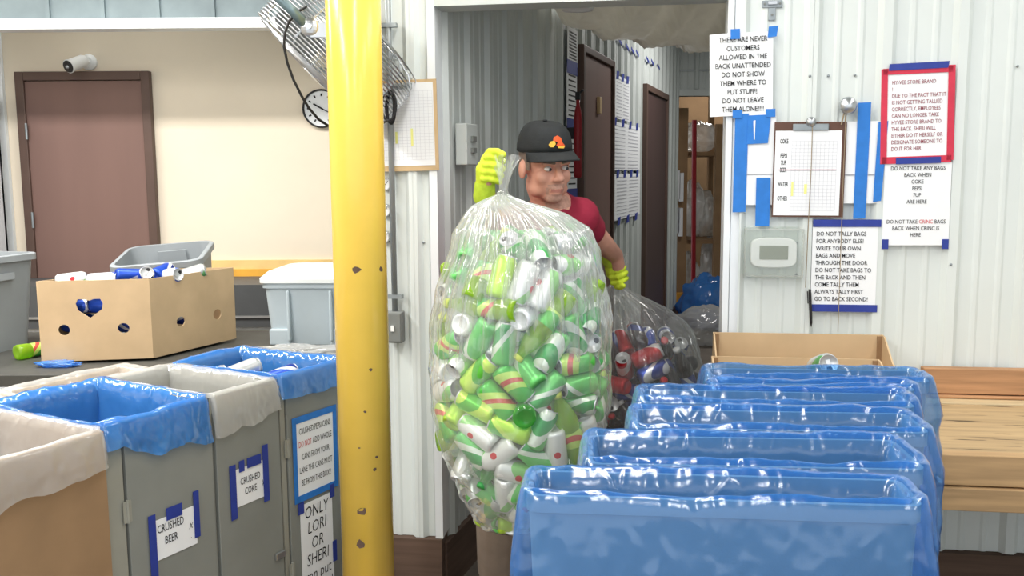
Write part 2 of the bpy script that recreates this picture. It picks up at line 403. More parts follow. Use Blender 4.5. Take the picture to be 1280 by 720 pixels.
# sign wall
wr = wallbox('wall_right', F_SIGN, XO1, 2.35, .27, 3.3, 'panel_white')
ROFF = sx(1011, 200)
ribbed(wr, XO1+.045, 2.35, .27, 3.3, 'panel_white', off=ROFF)
MB().box(XO1-.004, XO1+.016, -.012, .10, .27, 3.3).box(XO1+.019, XO1+.05, -.006, .02, .27, 3.3).build('corner_trim', 'white_trim', wr)
for (u, v) in ((1011, 96), (1035, 95), (1068, 94), (1271, 83), (1186, 330), (995, 343), (995, 303)):
    x, z = sp(u, v); MB().lathe([(.0045, 0), (.0045, .003), (.002, .005)], 8, Matrix.Translation((x, -.019 if u in (1011, 1186) else -.004, z)) @ Matrix.Rotation(R(90), 4, 'X')).build('screw', 'galv', wr)
MB().box(XO1-.0, 2.35, -.03, .1, 0, .268).build('skirt_board', 'sill_wood', wr)
# middle strip of wall between the open side and the passage
wm = wallbox('wall_middle', F_SIGN, XJ, XO0, .23, 3.3, 'panel_white')
ribbed(wm, XJ+.01, XO0-.03, .23, 3.3, 'panel_white', off=sx(519, 300))
MB().box(XO0-.024, XO0+.004, -.022, .10, .23, 3.3).build('corner_trim', 'white_trim', wm)
MB().box(XJ, XO0, -.03, .1, 0, .228).build('skirt_board', 'sill_wood', wm)
MB().lathe([(.0045, 0), (.0045, .003), (.002, .005)], 8, Matrix.Translation((sp(530, 303)[0], -.004, sp(530, 303)[1])) @ Matrix.Rotation(R(90), 4, 'X')).build('screw', 'galv', wm)
# header over the passage opening
zh = sp(700, 4)[1]
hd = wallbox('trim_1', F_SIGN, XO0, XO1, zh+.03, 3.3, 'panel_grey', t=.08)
MB().box(XO0, XO1, -.02, .1, zh, zh+.03).build('header_flange', 'panel_grey', hd)
# passage: ribbed wall on the left with two doors, end wall with a doorway
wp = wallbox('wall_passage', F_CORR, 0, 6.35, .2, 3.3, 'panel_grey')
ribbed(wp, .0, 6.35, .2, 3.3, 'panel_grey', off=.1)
MB().box(0, 6.35, -.02, .05, 0, .198).build('skirt_board', 'sill_wood', wp)
def doorway(n, M, u0, u1, vt, m, label, plate=None, hinge=None, zb=0, proud=.05, slab_in=.018, frame_m='frame_brown', fw=.06):
    x0 = fp(M, u0, 230)[0]; x1 = fp(M, u1, 230)[0]; zt = fp(M, (u0+u1)/2, vt)[1]
    o = thing('door_%d' % n, None, None, M @ Matrix.Translation(((x0+x1)/2, 0, zb))); struct(o); tag(o, label)
    hw = (x1-x0)/2; H = zt-zb
    MB().box(-hw, -hw+fw, -proud, .0, 0, H).box(hw-fw, hw, -proud, .0, 0, H).box(-hw+fw, hw-fw, -proud, .0, H-fw, H).build('door_frame', frame_m, o, bevel=.004)
    s = MB().box(-hw+fw, hw-fw, -proud+slab_in, 0, .01, H-fw-.004).build('door_slab', m, o)
    return o, hw, H
d1, hw, H = doorway(1, F_CREAM, 32, 197, 90, 'door_brown', 'brown steel door in the cream wall', fw=.055)
for z in (H-.42, H-.98, .25): MB().tube([(-hw+.058, -.056, z), (-hw+.058, -.056, z+.10)], .008).build('hinge', 'galv', d1)
MB().lathe([(.012, 0), (.012, .035), (.028, .04), (.028, .06), (.015, .068)], 14, Matrix.Translation((hw-.12, -.03, 1.0)) @ Matrix.Rotation(R(90), 4, 'X')).build('door_knob', 'steel', d1)
d2, hw, H = doorway(2, F_CORR, 719, 759, 66, 'door_brown', 'brown door in the passage beside the posted lists', fw=.04, zb=.0)
x, z = fp(F_CORR, 734, 130); MB().box(-.03, .03, -.052, -.03, z-.05, z+.05).build('push_plate', 'tan_board', d2, bevel=.004)
d3, hw, H = doorway(3, F_CORR, 800, 828, 111, 'dark_door', 'dark brown door at the far end of the passage', fw=.05)
# end wall of the passage with an open doorway
X0 = fp(F_BACK, 836, 230)[0]; XD0 = fp(F_BACK, 845, 230)[0]; XD1 = 2.62; ZD = fp(F_BACK, 870, 120)[1]
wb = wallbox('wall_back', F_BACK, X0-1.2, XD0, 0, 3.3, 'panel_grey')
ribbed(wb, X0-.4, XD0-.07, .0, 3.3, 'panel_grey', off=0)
MB().box(XD0, XD1, .002, .08, ZD, 3.3).build('lintel_panel', 'panel_grey', wb)
ribbed(wb, XD0, XD1, ZD+.07, 3.3, 'panel_grey', off=0, name='lintel_sheet')
MB().box(XD1, 4.2, .002, .08, 0, 3.3).build('side_panel', 'panel_grey', wb)
MB().box(X0-.3, XD1+.3, -.012, 0, fp(F_BACK, 860, 88)[1]-.01, fp(F_BACK, 860, 88)[1]+.008).build('seam_strip', 'conduit', wb)
MB().box(XD0-.055, XD0, -.03, .1, 0, ZD+.06).box(XD1, XD1+.06, -.03, .1, 0, ZD+.06).box(XD0, XD1, -.03, .1, ZD, ZD+.06).build('doorway_trim', 'panel_grey', wb)
wallbox('wall_storeroom', frame((0, 12.4, 0), (1, 0)), -.5, 4.2, 0, 3.3, 'card_dark')
struct(MB().box(4.1, 4.2, -3.5, 12.4, 0, 3.3).build('wall_side', 'panel_white'))
struct(MB().box(-5.2, -5.1, -3.5, 6.0, 0, 3.3).build('wall_far_left', 'cream'))
# cream room wall with orange stripe
wc = wallbox('wall_left', F_CREAM, -5.1, .45, 0, 3.3, 'cream')
za = fp(F_CREAM, 300, 325)[1]; zb_ = fp(F_CREAM, 300, 336)[1]; zc = fp(F_CREAM, 300, 345)[1]; zd = fp(F_CREAM, 300, 356)[1]
xs = fp(F_CREAM, 200, 330)[0]
MB().box(xs, .4, -.02, .0, zb_, za).build('stripe_board', 'pale_orange', wc)
MB().box(xs, .4, -.03, .0, zc, zb_).build('stripe_board', 'orange_stripe', wc)
MB().box(xs, .4, -.02, .0, zd, zc).build('stripe_board', 'pale_orange', wc)
xl = fp(F_CREAM, 9, 200)[0]
MB().box(xl-.02, xl+.02, -.03, 0, 0, 2.75).build('corner_bead', 'white_trim', wc)
# bulkhead with a white edge between the room and the cream room
zt0 = atY(160, 38, 5.3).z; zt1 = atY(160, 25, 5.3).z
bh = struct(MB().box(-5.1, .15, 5.3, 5.4, zt1, 3.3).build('trim_2', 'bulkhead', None, world=True))
xa = -5.0
while xa < .1:
    MB().box(xa-.012, xa+.012, 5.285, 5.3, zt1, 3.29).build('rib', 'bulkhead', bh, world=True); xa += .305
MB().box(-5.1, .15, 5.25, 5.42, zt0+.01, zt1).box(-5.1, .15, 5.23, 5.25, zt0, zt1).build('edge_trim', 'white_trim', bh, world=True)
# soft sagging lining under the passage ceiling
def lining():
    Z = [(676, 0), (690, 24), (705, 34), (730, 42), (780, 52), (850, 60), (905, 66), (960, 70), (1010, 72)]
    nx, ny = 110, 40; rows = []
    for i in range(nx+1):
        u = 676+(1010-676)*i/nx
        for (a, va), (b, vb) in zip(Z, Z[1:]):
            if a <= u <= b: v = va+(vb-va)*(u-a)/(b-a)
        c = atY(u, v, 4.6); row = []
        for j in range(ny+1):
            t = j/ny*2-1; Y = 4.6+t*1.05
            sw = ((u+j*6)/58.) % 1; fold = .16*(sw if sw < .82 else .82*(1-sw)/.18)-.06+.03*abs(math.sin((u*1.0+j*14)*.1+1))
            row.append(Vector((c.x+.34*t+.04, Y, c.z+.44*t*t+fold*(.25+abs(t)))))
        rows.append(row)
    mb = MB(); n = ny+1
    mb.rings(rows, False, False, loop=False)
    o = mb.build('sagging_lining', 'lining_film', None, smooth=True, world=True)
    tag(o, 'creased grey plastic lining sagging under the passage ceiling', 'lining')
lining()
# ================================================================== PASSAGE CONTENTS
def lampshade():
    p = atY(722, 13, 3.42); o = thing('ceiling_lamp', 'round white lamp hanging at the top of the passage opening', 'lamp', Matrix.Translation((p.x, p.y, p.z)))
    MB().lathe([(.050, .004), (.056, 0), (.058, .008), (.054, .03), (.054, .12), (.04, .13)], 24).build('lamp_body', 'plastic_white', o, smooth=True)
    MB().tube([(0, 0, .12), (0, 0, 1.1)], .012).build('stem', 'conduit', o)
lampshade()
def sheet(name, label, cat, M, u0, u1, v0, v1, m='paper', y=-.022, th=.0015, rot=0, group=None, bend=None):
    """a sheet or board standing on the frame M, given by its pixel box; returns the Empty and its half sizes"""
    a = atPl(u0, (v0+v1)/2, M); b = atPl(u1, (v0+v1)/2, M); t = atPl((u0+u1)/2, v0, M); c = atPl((u0+u1)/2, v1, M)
    w = (b.x-a.x)/2; h = (t.z-c.z)/2
    o = thing(name, label, cat, M @ Matrix.Translation(((a.x+b.x)/2, y, (t.z+c.z)/2)) @ Matrix.Rotation(rot, 4, 'Y'), group)
    if bend:
        nx = 12; r0 = []; r1 = []
        for i in range(nx+1):
            x = -w+2*w*i/nx; d = bend*max(0, -x/w-.2)**2
            r0.append((x, -d)); r1.append((x, -d-th))
        mb = MB(); vs = []
        for z in (-h, h): vs += [(x, y, z) for x, y in r0]
        n = nx+1; mb.add(vs, [(i, i+1, n+i+1, n+i) for i in range(nx)]); mb.build('sheet', m, o)
    else: MB().box(-w, w, -th, 0, -h, h).build('sheet', m, o)
    return o, w, h
def tapeq(o, x0, x1, z0, z1, m, y=-.003, sl=0, name='tape'):
    return MB().prism([(x0, z0), (x1, z0+sl*.4), (x1+sl, z1), (x0+sl*.6, z1-sl*.3)], y-.0012, y).build(name, m, o)
def rows_of_lines(o, x0, x1, z0, z1, n, y=-.0025, m='ink_grey', th=.0016, cols=0, name='printed_rules'):
    mb = MB()
    for i in range(n): z = z0+(z1-z0)*i/(n-1); mb.box(x0, x1, y-.0003, y, z-th/2, z+th/2)
    for i in range(cols): x = x0+(x1-x0)*i/(cols-1); mb.box(x-th/2, x+th/2, y-.0003, y, z0, z1)
    return mb.build(name, m, o)
NL = [('short white list', 764, 783, 97, 150, 3), ('wide white list', 759, 796, 155, 213, 4), ('curled lower white list', 763, 796, 217, 272, 4)]
for nm, u0, u1, v0, v1, k in NL:
    o, w_, h_ = sheet('posted_list', nm+' taped between the two passage doors', 'paper', F_CORR, u0, u1, v0, v1)
    rows_of_lines(o, -w_*.8, -w_*.1, -h_*.9, h_*.85, 12, th=.006); rows_of_lines(o, w_*.1, w_*.85, -h_*.9, h_*.85, 12, th=.006)
    for i in range(k):
        x = -w_+2*w_*(i+.5)/k; tapeq(o, x-.05, x+.03, h_-.03, h_+.03, 'tape_navy', sl=.02)
    if 'lower' in nm:
        for i in range(3): x = -w_+2*w_*(i+.5)/3; tapeq(o, x-.05, x+.04, -h_-.04, -h_+.02, 'tape_navy', sl=.02)
for nm, u0, u1, v0, v1 in (('upper narrow notice', 704, 717, 36, 82), ('lower narrow notice', 703, 716, 86, 158)):
    o, w_, h_ = sheet('door_notice', nm+' taped beside the near passage door', 'paper', F_CORR, u0, u1, v0, v1)
    rows_of_lines(o, -w_*.7, w_*.7, -h_*.8, h_*.75, 10, m='ink', th=.008)
    if 'lower' in nm:
        tapeq(o, -w_, w_, h_-.03, h_+.04, 'tape_navy'); tapeq(o, -w_, w_, -h_-.03, -h_+.04, 'tape_navy')
o, w_, h_ = sheet('door_notice', 'lowest narrow notice taped beside the near passage door', 'paper', F_CORR, 703, 716, 162, 245)
rows_of_lines(o, -w_*.7, w_*.7, -h_*.8, h_*.75, 10, m='ink', th=.008); tapeq(o, -w_, w_, -h_-.03, -h_+.04, 'tape_navy')
# little tape scraps in a line above the lists
for i, (u, v) in enumerate(((771, 53), (780, 60), (787, 65), (793, 68), (806, 76), (812, 79), (820, 85))):
    x, z = fp(F_CORR, u, v); o = MB().prism([(-.06, .012), (.06, -.016), (.07, .004), (-.05, .03)], -.002, 0).build('tape_scrap', 'tape_navy', None, M=F_CORR @ Matrix.Translation((x, -.021, z)))
    tag(o, 'dark scrap of tape in the line above the passage lists', 'tape', 'tape scraps above the passage lists')
# switch box on the passage wall
x, z = fp(F_CORR, 570, 181)
o = thing('switch_box', 'grey switch box on the ribbed passage wall', 'switch', F_CORR @ Matrix.Translation((x, -.02, z)))
MB().box(-.06, .06, -.045, .0, -.075, .075).build('box_body', 'panel_grey', o, bevel=.004)
MB().box(-.02, .02, -.055, -.045, .01, .03).build('toggle', 'box_grey', o); MB().box(-.02, .02, -.055, -.045, -.03, -.012).build('toggle', 'box_grey', o)
# red extinguisher
x, z = fp(F_CORR, 699, 150)
o = thing('fire_extinguisher', 'dark red extinguisher hung on the ribbed passage wall', 'extinguisher', F_CORR @ Matrix.Translation((x, -.10, z-.30)))
MB().lathe([(.016, 0), (.022, .012), (.022, .30), (.016, .35), (.010, .37), (.010, .40)], 20).build('cylinder', 'red_paint', o, smooth=True)
MB().box(-.010, .010, -.012, .012, .40, .44).tube([(0, 0, .43), (0, -.03, .45)], .006).build('valve', 'black', o)
MB().box(-.012, .012, .021, .075, .2, .26).build('bracket', 'black', o)
# store room seen through the far doorway
def clump(name, label, c, r, m, cat='bag', group=None, seed=0, amp=.20, nu=56, nv=34):
    """slumped plastic bag: noisy ellipsoid with creases"""
    mb = MB(); rs = []
    for k in range(1, nv):
        a = math.pi*k/nv; q = []
        for i in range(nu):
            t = 2*math.pi*i/nu; d = Vector((math.sin(a)*math.cos(t), math.sin(a)*math.sin(t), -math.cos(a)))
            s = 1+amp*noise.noise(d*2.2+Vector((seed, 0, 0)))+amp*.5*noise.noise(d*6+Vector((0, seed, 0)))+amp*.35*(1-2*abs(noise.noise(d*11+Vector((0, 0, seed)))))
            q.append(Vector((c[0]+r[0]*d.x*s, c[1]+r[1]*d.y*s, c[2]+max(-r[2]*.93, r[2]*d.z*s))))
        rs.append(q)
    mb.rings(rs); o = mb.build(name, m, None, smooth=True, world=True); return tag(o, label, cat, group)
def pix(u, v, Y): p = atY(u, v, Y); return p
def block(name, label, cat, u0, u1, v0, v1, Y, d, m, parent=None, group=None, bevel=.004):
    a = atY(u0, v1, Y); b = atY(u1, v0, Y)
    o = MB().box(a.x, b.x, Y, Y+d, a.z, b.z).build(name, m, parent, world=True, bevel=bevel)
    return tag(o, label, cat, group) if label else o
sr = thing('storage_rack', 'wooden storage rack beyond the far doorway', 'rack', Matrix.Translation((1.9, 10.3, 0)))
def rackpost(u0, u1, vt, Y):
    a = atY(u0, 300, Y).x; b = atY(u1, 300, Y).x; z = atY(u0, vt, Y).z; MB().box(a, b, Y, Y+.09, 0, z).build('post', 'card_dark', sr, world=True)
rackpost(846, 858, 135, 9.9); rackpost(893, 904, 155, 9.9); rackpost(884, 890, 120, 11.2)
for v in (300, 190): 
    z = atY(870, v, 10.0).z; MB().box(1.72, 2.75, 9.99, 11.2, z-.04, z).build('shelf_board', 'card_dark', sr, world=True)
block('ochre_carton', 'small ochre carton low in the store room', 'box', 846, 868, 352, 382, 9.75, .14, 'ochre_box').location.z = 0
o = MB().tube([atY(868, 150, 9.7), (atY(868, 300, 9.7).x, 9.7, 0)], .025).build('red_pole', 'red_paint', None, world=True); tag(o, 'thin dark red pole standing in the far doorway', 'pole')
for i, (u, v) in enumerate(((843, 210), (848, 213), (853, 216), (841, 252), (846, 256), (852, 260))):
    a = atY(u, v, 9.82); o = MB().box(a.x-.02, a.x+.016, 9.82, 9.895, a.z-.30, a.z).build('carton', 'paper', None, world=True)
    tag(o, ('slim white carton in the upper row on the rack post' if i < 3 else 'slim white carton in the lower row on the rack post'), 'carton', 'upper white cartons' if i < 3 else 'lower white cartons')
zs = atY(870, 300, 10.0).z; zs2 = atY(870, 190, 10.0).z
for i, (u, zc, rr, tx) in enumerate(((866, zs+.30, (.16, .2, .3), 'left clear bag on the lower rack shelf'), (882, zs+.25, (.15, .2, .25), 'right clear bag on the lower rack shelf'), (874, zs2+.16, (.2, .2, .16), 'clear bag of bottles on the upper rack shelf'))):
    p = atY(u, 200, 10.35); clump('stuffed_bag', tx, (p.x, 10.35, zc), rr, 'milky_film', seed=i)
for i, (u, z, rx, tx) in enumerate(((872, .62, .14, 'slumped clear bag under the rack in the far doorway'), (905, .80, .13, 'clear bag leaning high under the rack'))):
    p = atY(u, 330, 9.75); clump('stuffed_bag', tx, (p.x, 10.35, z*.5), (rx, .2, z*.5), 'milky_film', seed=5+i)
p = atY(884, 385, 8.6); clump('blue_bag', 'blue plastic bag heaped in the far doorway', (p.x+.10, 9.0, .26), (.28, .22, .26), 'blue_film_light', seed=9)
p = atY(880, 405, 8.2); clump('stuffed_bag', 'clear bag lying on the floor before the blue bag', (p.x, 8.25, .16), (.28, .25, .17), 'milky_film', seed=11)
# ================================================================== CREAM ROOM
# security camera above the door
x, z = fp(F_CREAM, 112, 78)
o = thing('security_camera', 'small white security camera above the brown door', 'camera', F_CREAM @ Matrix.Translation((x, 0, z)))
MB().lathe([(.05, 0), (.05, .015), (.03, .03)], 18, Matrix.Rotation(R(90), 4, 'X')).tube([(0, -.02, 0), (0, -.07, -.01)], .018).build('mount', 'plastic_white', o)
cm = Matrix.Translation((-.01, -.09, -.005)) @ Matrix.Rotation(R(-26), 4, 'Z') @ Matrix.Rotation(R(112), 4, 'X')
MB().lathe([(.036, -.02), (.04, -.01), (.04, .09), (.043, .10), (.043, .105)], 20, cm).build('housing', 'plastic_white', o, smooth=True)
MB().lathe([(.038, .104), (.036, .112), (.015, .114)], 20, cm).build('lens_ring', 'black', o)
MB().ell((0, 0, 0), (.014, .014, .014), None, 12, 8).build('lens', 'steel', o).matrix_local = cm @ Matrix.Translation((0, 0, .11))
# wall clock
x, z = fp(F_CREAM, 403, 136)
o = thing('wall_clock', 'round black-rimmed clock on the cream wall', 'clock', F_CREAM @ Matrix.Translation((x, -.002, z)))
RX = Matrix.Rotation(R(90), 4, 'X')
MB().lathe([(.118, 0), (.122, .03), (.113, .034), (.111, .02)], 32, RX, cap1=False).build('rim', 'black', o, smooth=True)
f_ = MB().lathe([(.112, 0), (.112, .018)], 32, RX).build('dial', 'paper', o)
mb = MB()
for k in range(12):
    a = k*math.pi/6; mb.box(-.005, .005, -.0205, -.0195, .078, .094, Matrix.Rotation(a, 4, 'Y'))
mb.build('hour_marks', 'ink', o)
MB().box(-.005, .005, -.024, -.022, -.01, .06, Matrix.Rotation(R(-60), 4, 'Y')).build('hour_hand', 'ink', o)
MB().box(-.003, .003, -.027, -.025, -.015, .085, Matrix.Rotation(R(118), 4, 'Y')).build('minute_hand', 'ink', o)
# shelf at the left picture edge
sh = thing('white_shelf', 'white shelf unit cut by the left picture edge', 'shelf', Matrix.Translation((-3.45, 5.55, 0)))
MB().box(-.35, .27, .28, .3, 0, 2.05).box(.25, .27, 0, .3, 0, 2.05).build('carcass', 'white_trim', sh)
for z in (.3, 1.05, 1.38, 1.72, 2.03): MB().box(-.35, .25, 0, .28, z, z+.02).build('shelf_board', 'white_trim', sh)
for z, h_, m, tx in ((1.74, .1, 'black', 'black box on the upper white shelf'), (1.40, .16, 'red_paint', 'dark red box on the middle white shelf'), (1.07, .13, 'cap_red', 'red box low on the white shelf')):
    o = MB().box(-3.7, -3.22, 5.6, 5.8, z+.001, z+h_).build('shelf_box', m, None, world=True, bevel=.004); tag(o, tx, 'box')
o = MB().box(-3.68, -3.23, 5.58, 5.8, 1.201, 1.30).build('shelf_box', 'blue_print', None, world=True, bevel=.004); tag(o, 'blue box standing on the red box of the white shelf', 'box')
# dark counter along the cream wall
ct = thing('wall_counter', 'dark counter with a steel rail along the cream wall', 'counter', Matrix.Translation((-1.9, 5.5, 0)))
zt = atY(315, 356, 5.5).z; zm = atY(315, 396, 5.5).z; zl = atY(315, 409, 5.5).z
MB().box(-1.6, 1.9, 0, .46, zl, zt).build('apron', 'counter_dark', ct)
MB().box(-1.6, 1.9, -.012, 0, zm-.006, zm+.008).build('rail', 'steel', ct)
MB().box(-1.6, 1.9, .03, .46, 0, zl).build('base_panel', 'white_trim', ct)
# ================================================================== SORTING TABLE WITH TUBS AND BOXES
TZ = .75
tb = thing('sorting_table', 'dark sorting table under the tubs and cardboard box', 'table', Matrix.Translation((-2.2, 4.1, 0)))
MB().box(-1.5, 1.5, -.42, .62, TZ-.05, TZ).build('table_top', 'table_dark', tb, bevel=.004)
for x in (-1.42, 1.42):
    for y in (-.36, .55): MB().box(x-.03, x+.03, y-.03, y+.03, 0, TZ-.05).build('leg', 'galv', tb)
def rr_ring(w_, d_, z, rc=.05, n=6):
    q = []
    for cx, cy, a0 in ((w_/2-rc, d_/2-rc, 0), (-w_/2+rc, d_/2-rc, 90), (-w_/2+rc, -d_/2+rc, 180), (w_/2-rc, -d_/2+rc, 270)):
        for i in range(n+1): a = R(a0+90*i/n); q.append(Vector((cx+rc*math.cos(a), cy+rc*math.sin(a), z)))
    return q
def tub(parent, w_, d_, h_, taper, m, rim=.018, rc=.06, name='body'):
    t = taper; th = .006
    rs = [rr_ring(w_-t, d_-t, 0, rc), rr_ring(w_, d_, h_-.04, rc), rr_ring(w_+.002, d_+.002, h_-.03, rc), rr_ring(w_+rim*2, d_+rim*2, h_-.03, rc+.01),
          rr_ring(w_+rim*2, d_+rim*2, h_-.003, rc+.01), rr_ring(w_+rim*1.6, d_+rim*1.6, h_, rc+.01), rr_ring(w_-th, d_-th, h_, rc), rr_ring(w_-t-th, d_-t-th, .012, rc)]
    return MB().rings(rs).build(name, m, parent, smooth=False)
def smooth_ang(o):
    for p in o.data.polygons: p.use_smooth = True
    m = o.modifiers.new('e', 'EDGE_SPLIT'); m.split_angle = R(35)
p = atZ(-62, 456, TZ); o = thing('grey_tub', 'open grey plastic tub cut by the left picture edge', 'tub', TM(p.x-.16, p.y+.28, TZ, R(-14)))
b_ = tub(o, .50, .56, .44, .06, 'bin_grey'); smooth_ang(b_)
MB().box(.25, .262, -.12, .12, .33, .36).build('handle', 'bin_grey', o)
p = atZ(205, 430, TZ); o = thing('recycling_tub', 'open grey tub tilted behind the cardboard fruit box', 'tub', TM(p.x-.05, 4.66, TZ, R(8)) @ Matrix.Rotation(R(9), 4, 'X') @ Matrix.Rotation(R(-4), 4, 'Y'))
b_ = tub(o, .40, .40, .42, .07, 'bin_grey'); smooth_ang(b_)
MB().box(-.07, .07, .165, .178, .335, .39).build('handle', 'bin_grey', o)
# fruit carton with holes
p = atZ(192, 451, TZ); FB = TM(p.x, p.y, TZ+.012, R(9))
fx = thing('fruit_box', 'cardboard fruit box with heart-shaped hand hole full of cans', 'box', FB)
W1, W2, HB = .45, .52, .345
def holed(poly_holes, w_, h_, m='card'):
    """panel in x (0..w), z with real holes, by triangulated bmesh fill"""
    import bmesh
    bm = bmesh.new(); es = []
    loops = [[(0, 0), (w_, 0), (w_, h_), (0, h_)]]+poly_holes
    for lp in loops:
        vs = [bm.verts.new((x, 0, z)) for x, z in lp]
        es += [bm.edges.new((vs[i], vs[(i+1) % len(vs)])) for i in range(len(vs))]
    bmesh.ops.triangle_fill(bm, use_beauty=True, use_dissolve=False, edges=es)
    r = bmesh.ops.extrude_face_region(bm, geom=bm.faces[:]); 
    for v in [e for e in r['geom'] if isinstance(e, bmesh.types.BMVert)]: v.co.y += .006
    bmesh.ops.recalc_face_normals(bm, faces=bm.faces[:])
    me = bpy.data.meshes.new('panel'); bm.to_mesh(me); bm.free(); me.materials.append(MATS[m]); return me
def circ(cx, cz, rx, rz, n=16): return [(cx+rx*math.cos(2*math.pi*i/n), cz+rz*math.sin(2*math.pi*i/n)) for i in range(n)]
heart = [(x-.018, z) for x, z in [(.165, .245), (.175, .265), (.20, .265), (.22, .258), (.24, .265), (.265, .265), (.275, .245), (.27, .22), (.22, .183), (.175, .215)]]
me = holed([heart, circ(.095, .135, .023, .023), circ(.335, .135, .024, .022)], W1, HB); me.transform(Matrix.Translation((-W1, 0, 0)))
link('front_panel', me, fx)
RS = Matrix.Rotation(R(56), 4, 'Z')
me = holed([circ(.17, .135, .026, .022), circ(.40, .135, .026, .024)], W2, HB); me.transform(RS); link('side_panel', me, fx)
e = RS @ Vector((W2, 0, 0))
me = holed([], W1, HB); me.transform(Matrix.Translation(e) @ Matrix.Translation((-W1, 0, 0))); link('back_panel', me, fx)
me = holed([], W2, HB); me.transform(Matrix.Translation((-W1, 0, 0)) @ RS); link('side_panel', me, fx)
MB().add([(0, 0, .002), (-W1, 0, .002), (e.x-W1, e.y, .002), (e.x, e.y, .002)], [(3, 2, 1, 0)]).build('bottom_panel', 'card_dark', fx)
FBC = FB @ Vector((e.x/2-W1/2, e.y/2, 0))
# lidded tote
p = atZ(330, 433, TZ); o = thing('lidded_tote', 'light grey storage tote with a white lid', 'tote', TM(p.x+.26, p.y+.25, TZ, R(-3)))
b_ = MB().rings([rr_ring(.46, .42, 0, .04), rr_ring(.50, .46, .27, .04), rr_ring(.52, .48, .27, .04), rr_ring(.52, .48, .30, .04)]).build('body', 'tote_grey', o); smooth_ang(b_)
for q in ((-.14, -.125, -.245, -.2, .02, .26), (.06, .075, -.245, -.2, .02, .26), (-.23, -.13, -.232, -.2, .0, .075), (.06, .23, -.232, -.2, .0, .075)): MB().box(*q).build('rib', 'tote_grey', o, bevel=.006)
l_ = MB().rings([rr_ring(.54, .50, .295, .04), rr_ring(.54, .50, .315, .04), rr_ring(.48, .44, .345, .05), rr_ring(.46, .42, .345, .05), rr_ring(.45, .41, .338, .05), rr_ring(.30, .26, .338, .05), rr_ring(.28, .24, .35, .05)]).build('lid', 'tote_lid', o); smooth_ang(l_)

p = atZ(378, 441, TZ); clump('crumpled_film', 'crumpled clear film lying before the lidded tote', (p.x, p.y-.06, TZ+.02), (.26, .09, .022), 'milky_film', cat='plastic film', seed=21, amp=.35)

p = atZ(76, 457, TZ); clump('crumpled_film', 'scrap of blue film lying before the fruit box', (p.x, p.y-.02, TZ+.012), (.08, .035, .013), 'blue_film_light', cat='plastic film', seed=31, amp=.35)
# ================================================================== CANS AND BOTTLES
def crush(me, amt, seed):
    for v in me.vertices:
        n = noise.noise(Vector((v.co.x*26+seed, v.co.y*26, v.co.z*22))); k = math.sin(math.pi*min(1, max(0, v.co.z/.122)))
        f = 1-amt*k*max(0, .3+n*1.6); v.co.x *= f; v.co.y *= (1-amt*.5*k*max(0, n+.2)); v.co.x += amt*.02*math.sin(v.co.z*60+seed)*k
    return me
PROT = {}
def can_proto(key, m, seed=0, amt=0):
    """beer-size can lying in a hidden store of shared meshes: body, lid, pull tab, drinking hole"""
    b = MB().lathe([(.022, .006), (.026, 0), (.0325, .010), (.033, .016), (.033, .104), (.0315, .110), (.0275, .117), (.0268, .1185)], 18, None, True, False).mesh('soda_can', m, True)
    l = MB().lathe([(.0268, .1185), (.0275, .122), (.0262, .1222), (.0252, .117), (.0, .1168)], 18, None, False, False).mesh('lid', 'alu_lid', True)
    t = MB().box(-.006, .006, -.012, .008, .1175, .1185).mesh('tab', 'alu')
    h = MB().lathe([(.0085, .1172), (.0085, .1176)], 10, Matrix.Translation((0, .0145, 0))).mesh('drinking_hole', 'black')
    if amt: crush(b, amt, seed)
    PROT[key] = ('soda_can', b, [('lid', l), ('tab', t), ('drinking_hole', h)])
def bottle_proto(key, m, label_m, cap_m, r=.033, h=.235):
    b = MB().lathe([(.018, .004), (r*.9, 0), (r, .01), (r, .05), (r*.93, .06), (r*.93, h*.48), (r, h*.52), (r*.98, h*.62), (r*.7, h*.78), (.0125, h*.90), (.0125, h*.955)], 18).mesh('plastic_bottle', m, True)
    l = MB().lathe([(r*.945, .062), (r*.95, .064), (r*.95, h*.47), (r*.945, h*.475)], 18, None, False, False).mesh('label_band', label_m, True)
    c = MB().lathe([(.0145, h*.935), (.0145, h*.995), (.012, h)], 14).mesh('bottle_cap', cap_m, True)
    PROT[key] = ('plastic_bottle', b, [('label_band', l), ('bottle_cap', c)])
can_proto('green', 'wrap_green'); can_proto('green_c', 'wrap_green', 3, .35); can_proto('white', 'wrap_white'); can_proto('white_c', 'wrap_white', 8, .4)
can_proto('lime', 'wrap_lime'); can_proto('dew', 'wrap_dew'); can_proto('silver', 'wrap_silver'); can_proto('silver_c', 'wrap_silver', 12, .5)
can_proto('blue', 'wrap_blue'); can_proto('bluewhite', 'wrap_bluewhite'); can_proto('blue_c', 'wrap_blue', 4, .35); can_proto('red', 'wrap_red'); can_proto('dark', 'wrap_dark')
bottle_proto('b_green', 'pet_green', 'wrap_white', 'cap_green'); bottle_proto('b_lime', 'pet_lime', 'wrap_dew', 'bottle_cap'); bottle_proto('b_clear', 'pet_clear', 'wrap_green', 'cap_white')
bottle_proto('b_cola', 'cola', 'wrap_dark', 'cap_red'); bottle_proto('b_colab', 'cola', 'wrap_blue', 'cap_white'); bottle_proto('b_colar', 'cola', 'wrap_red', 'cap_red')
def axis_matrix(c, a, h, spin=0):
    """matrix that puts an item of height h with its centre at c and its top towards a"""
    a = Vector(a).normalized(); q = Vector((0, 0, 1)).rotation_difference(a)
    return Matrix.Translation(c) @ q.to_matrix().to_4x4() @ Matrix.Rotation(spin, 4, 'Z') @ Matrix.Translation((0, 0, -h/2))
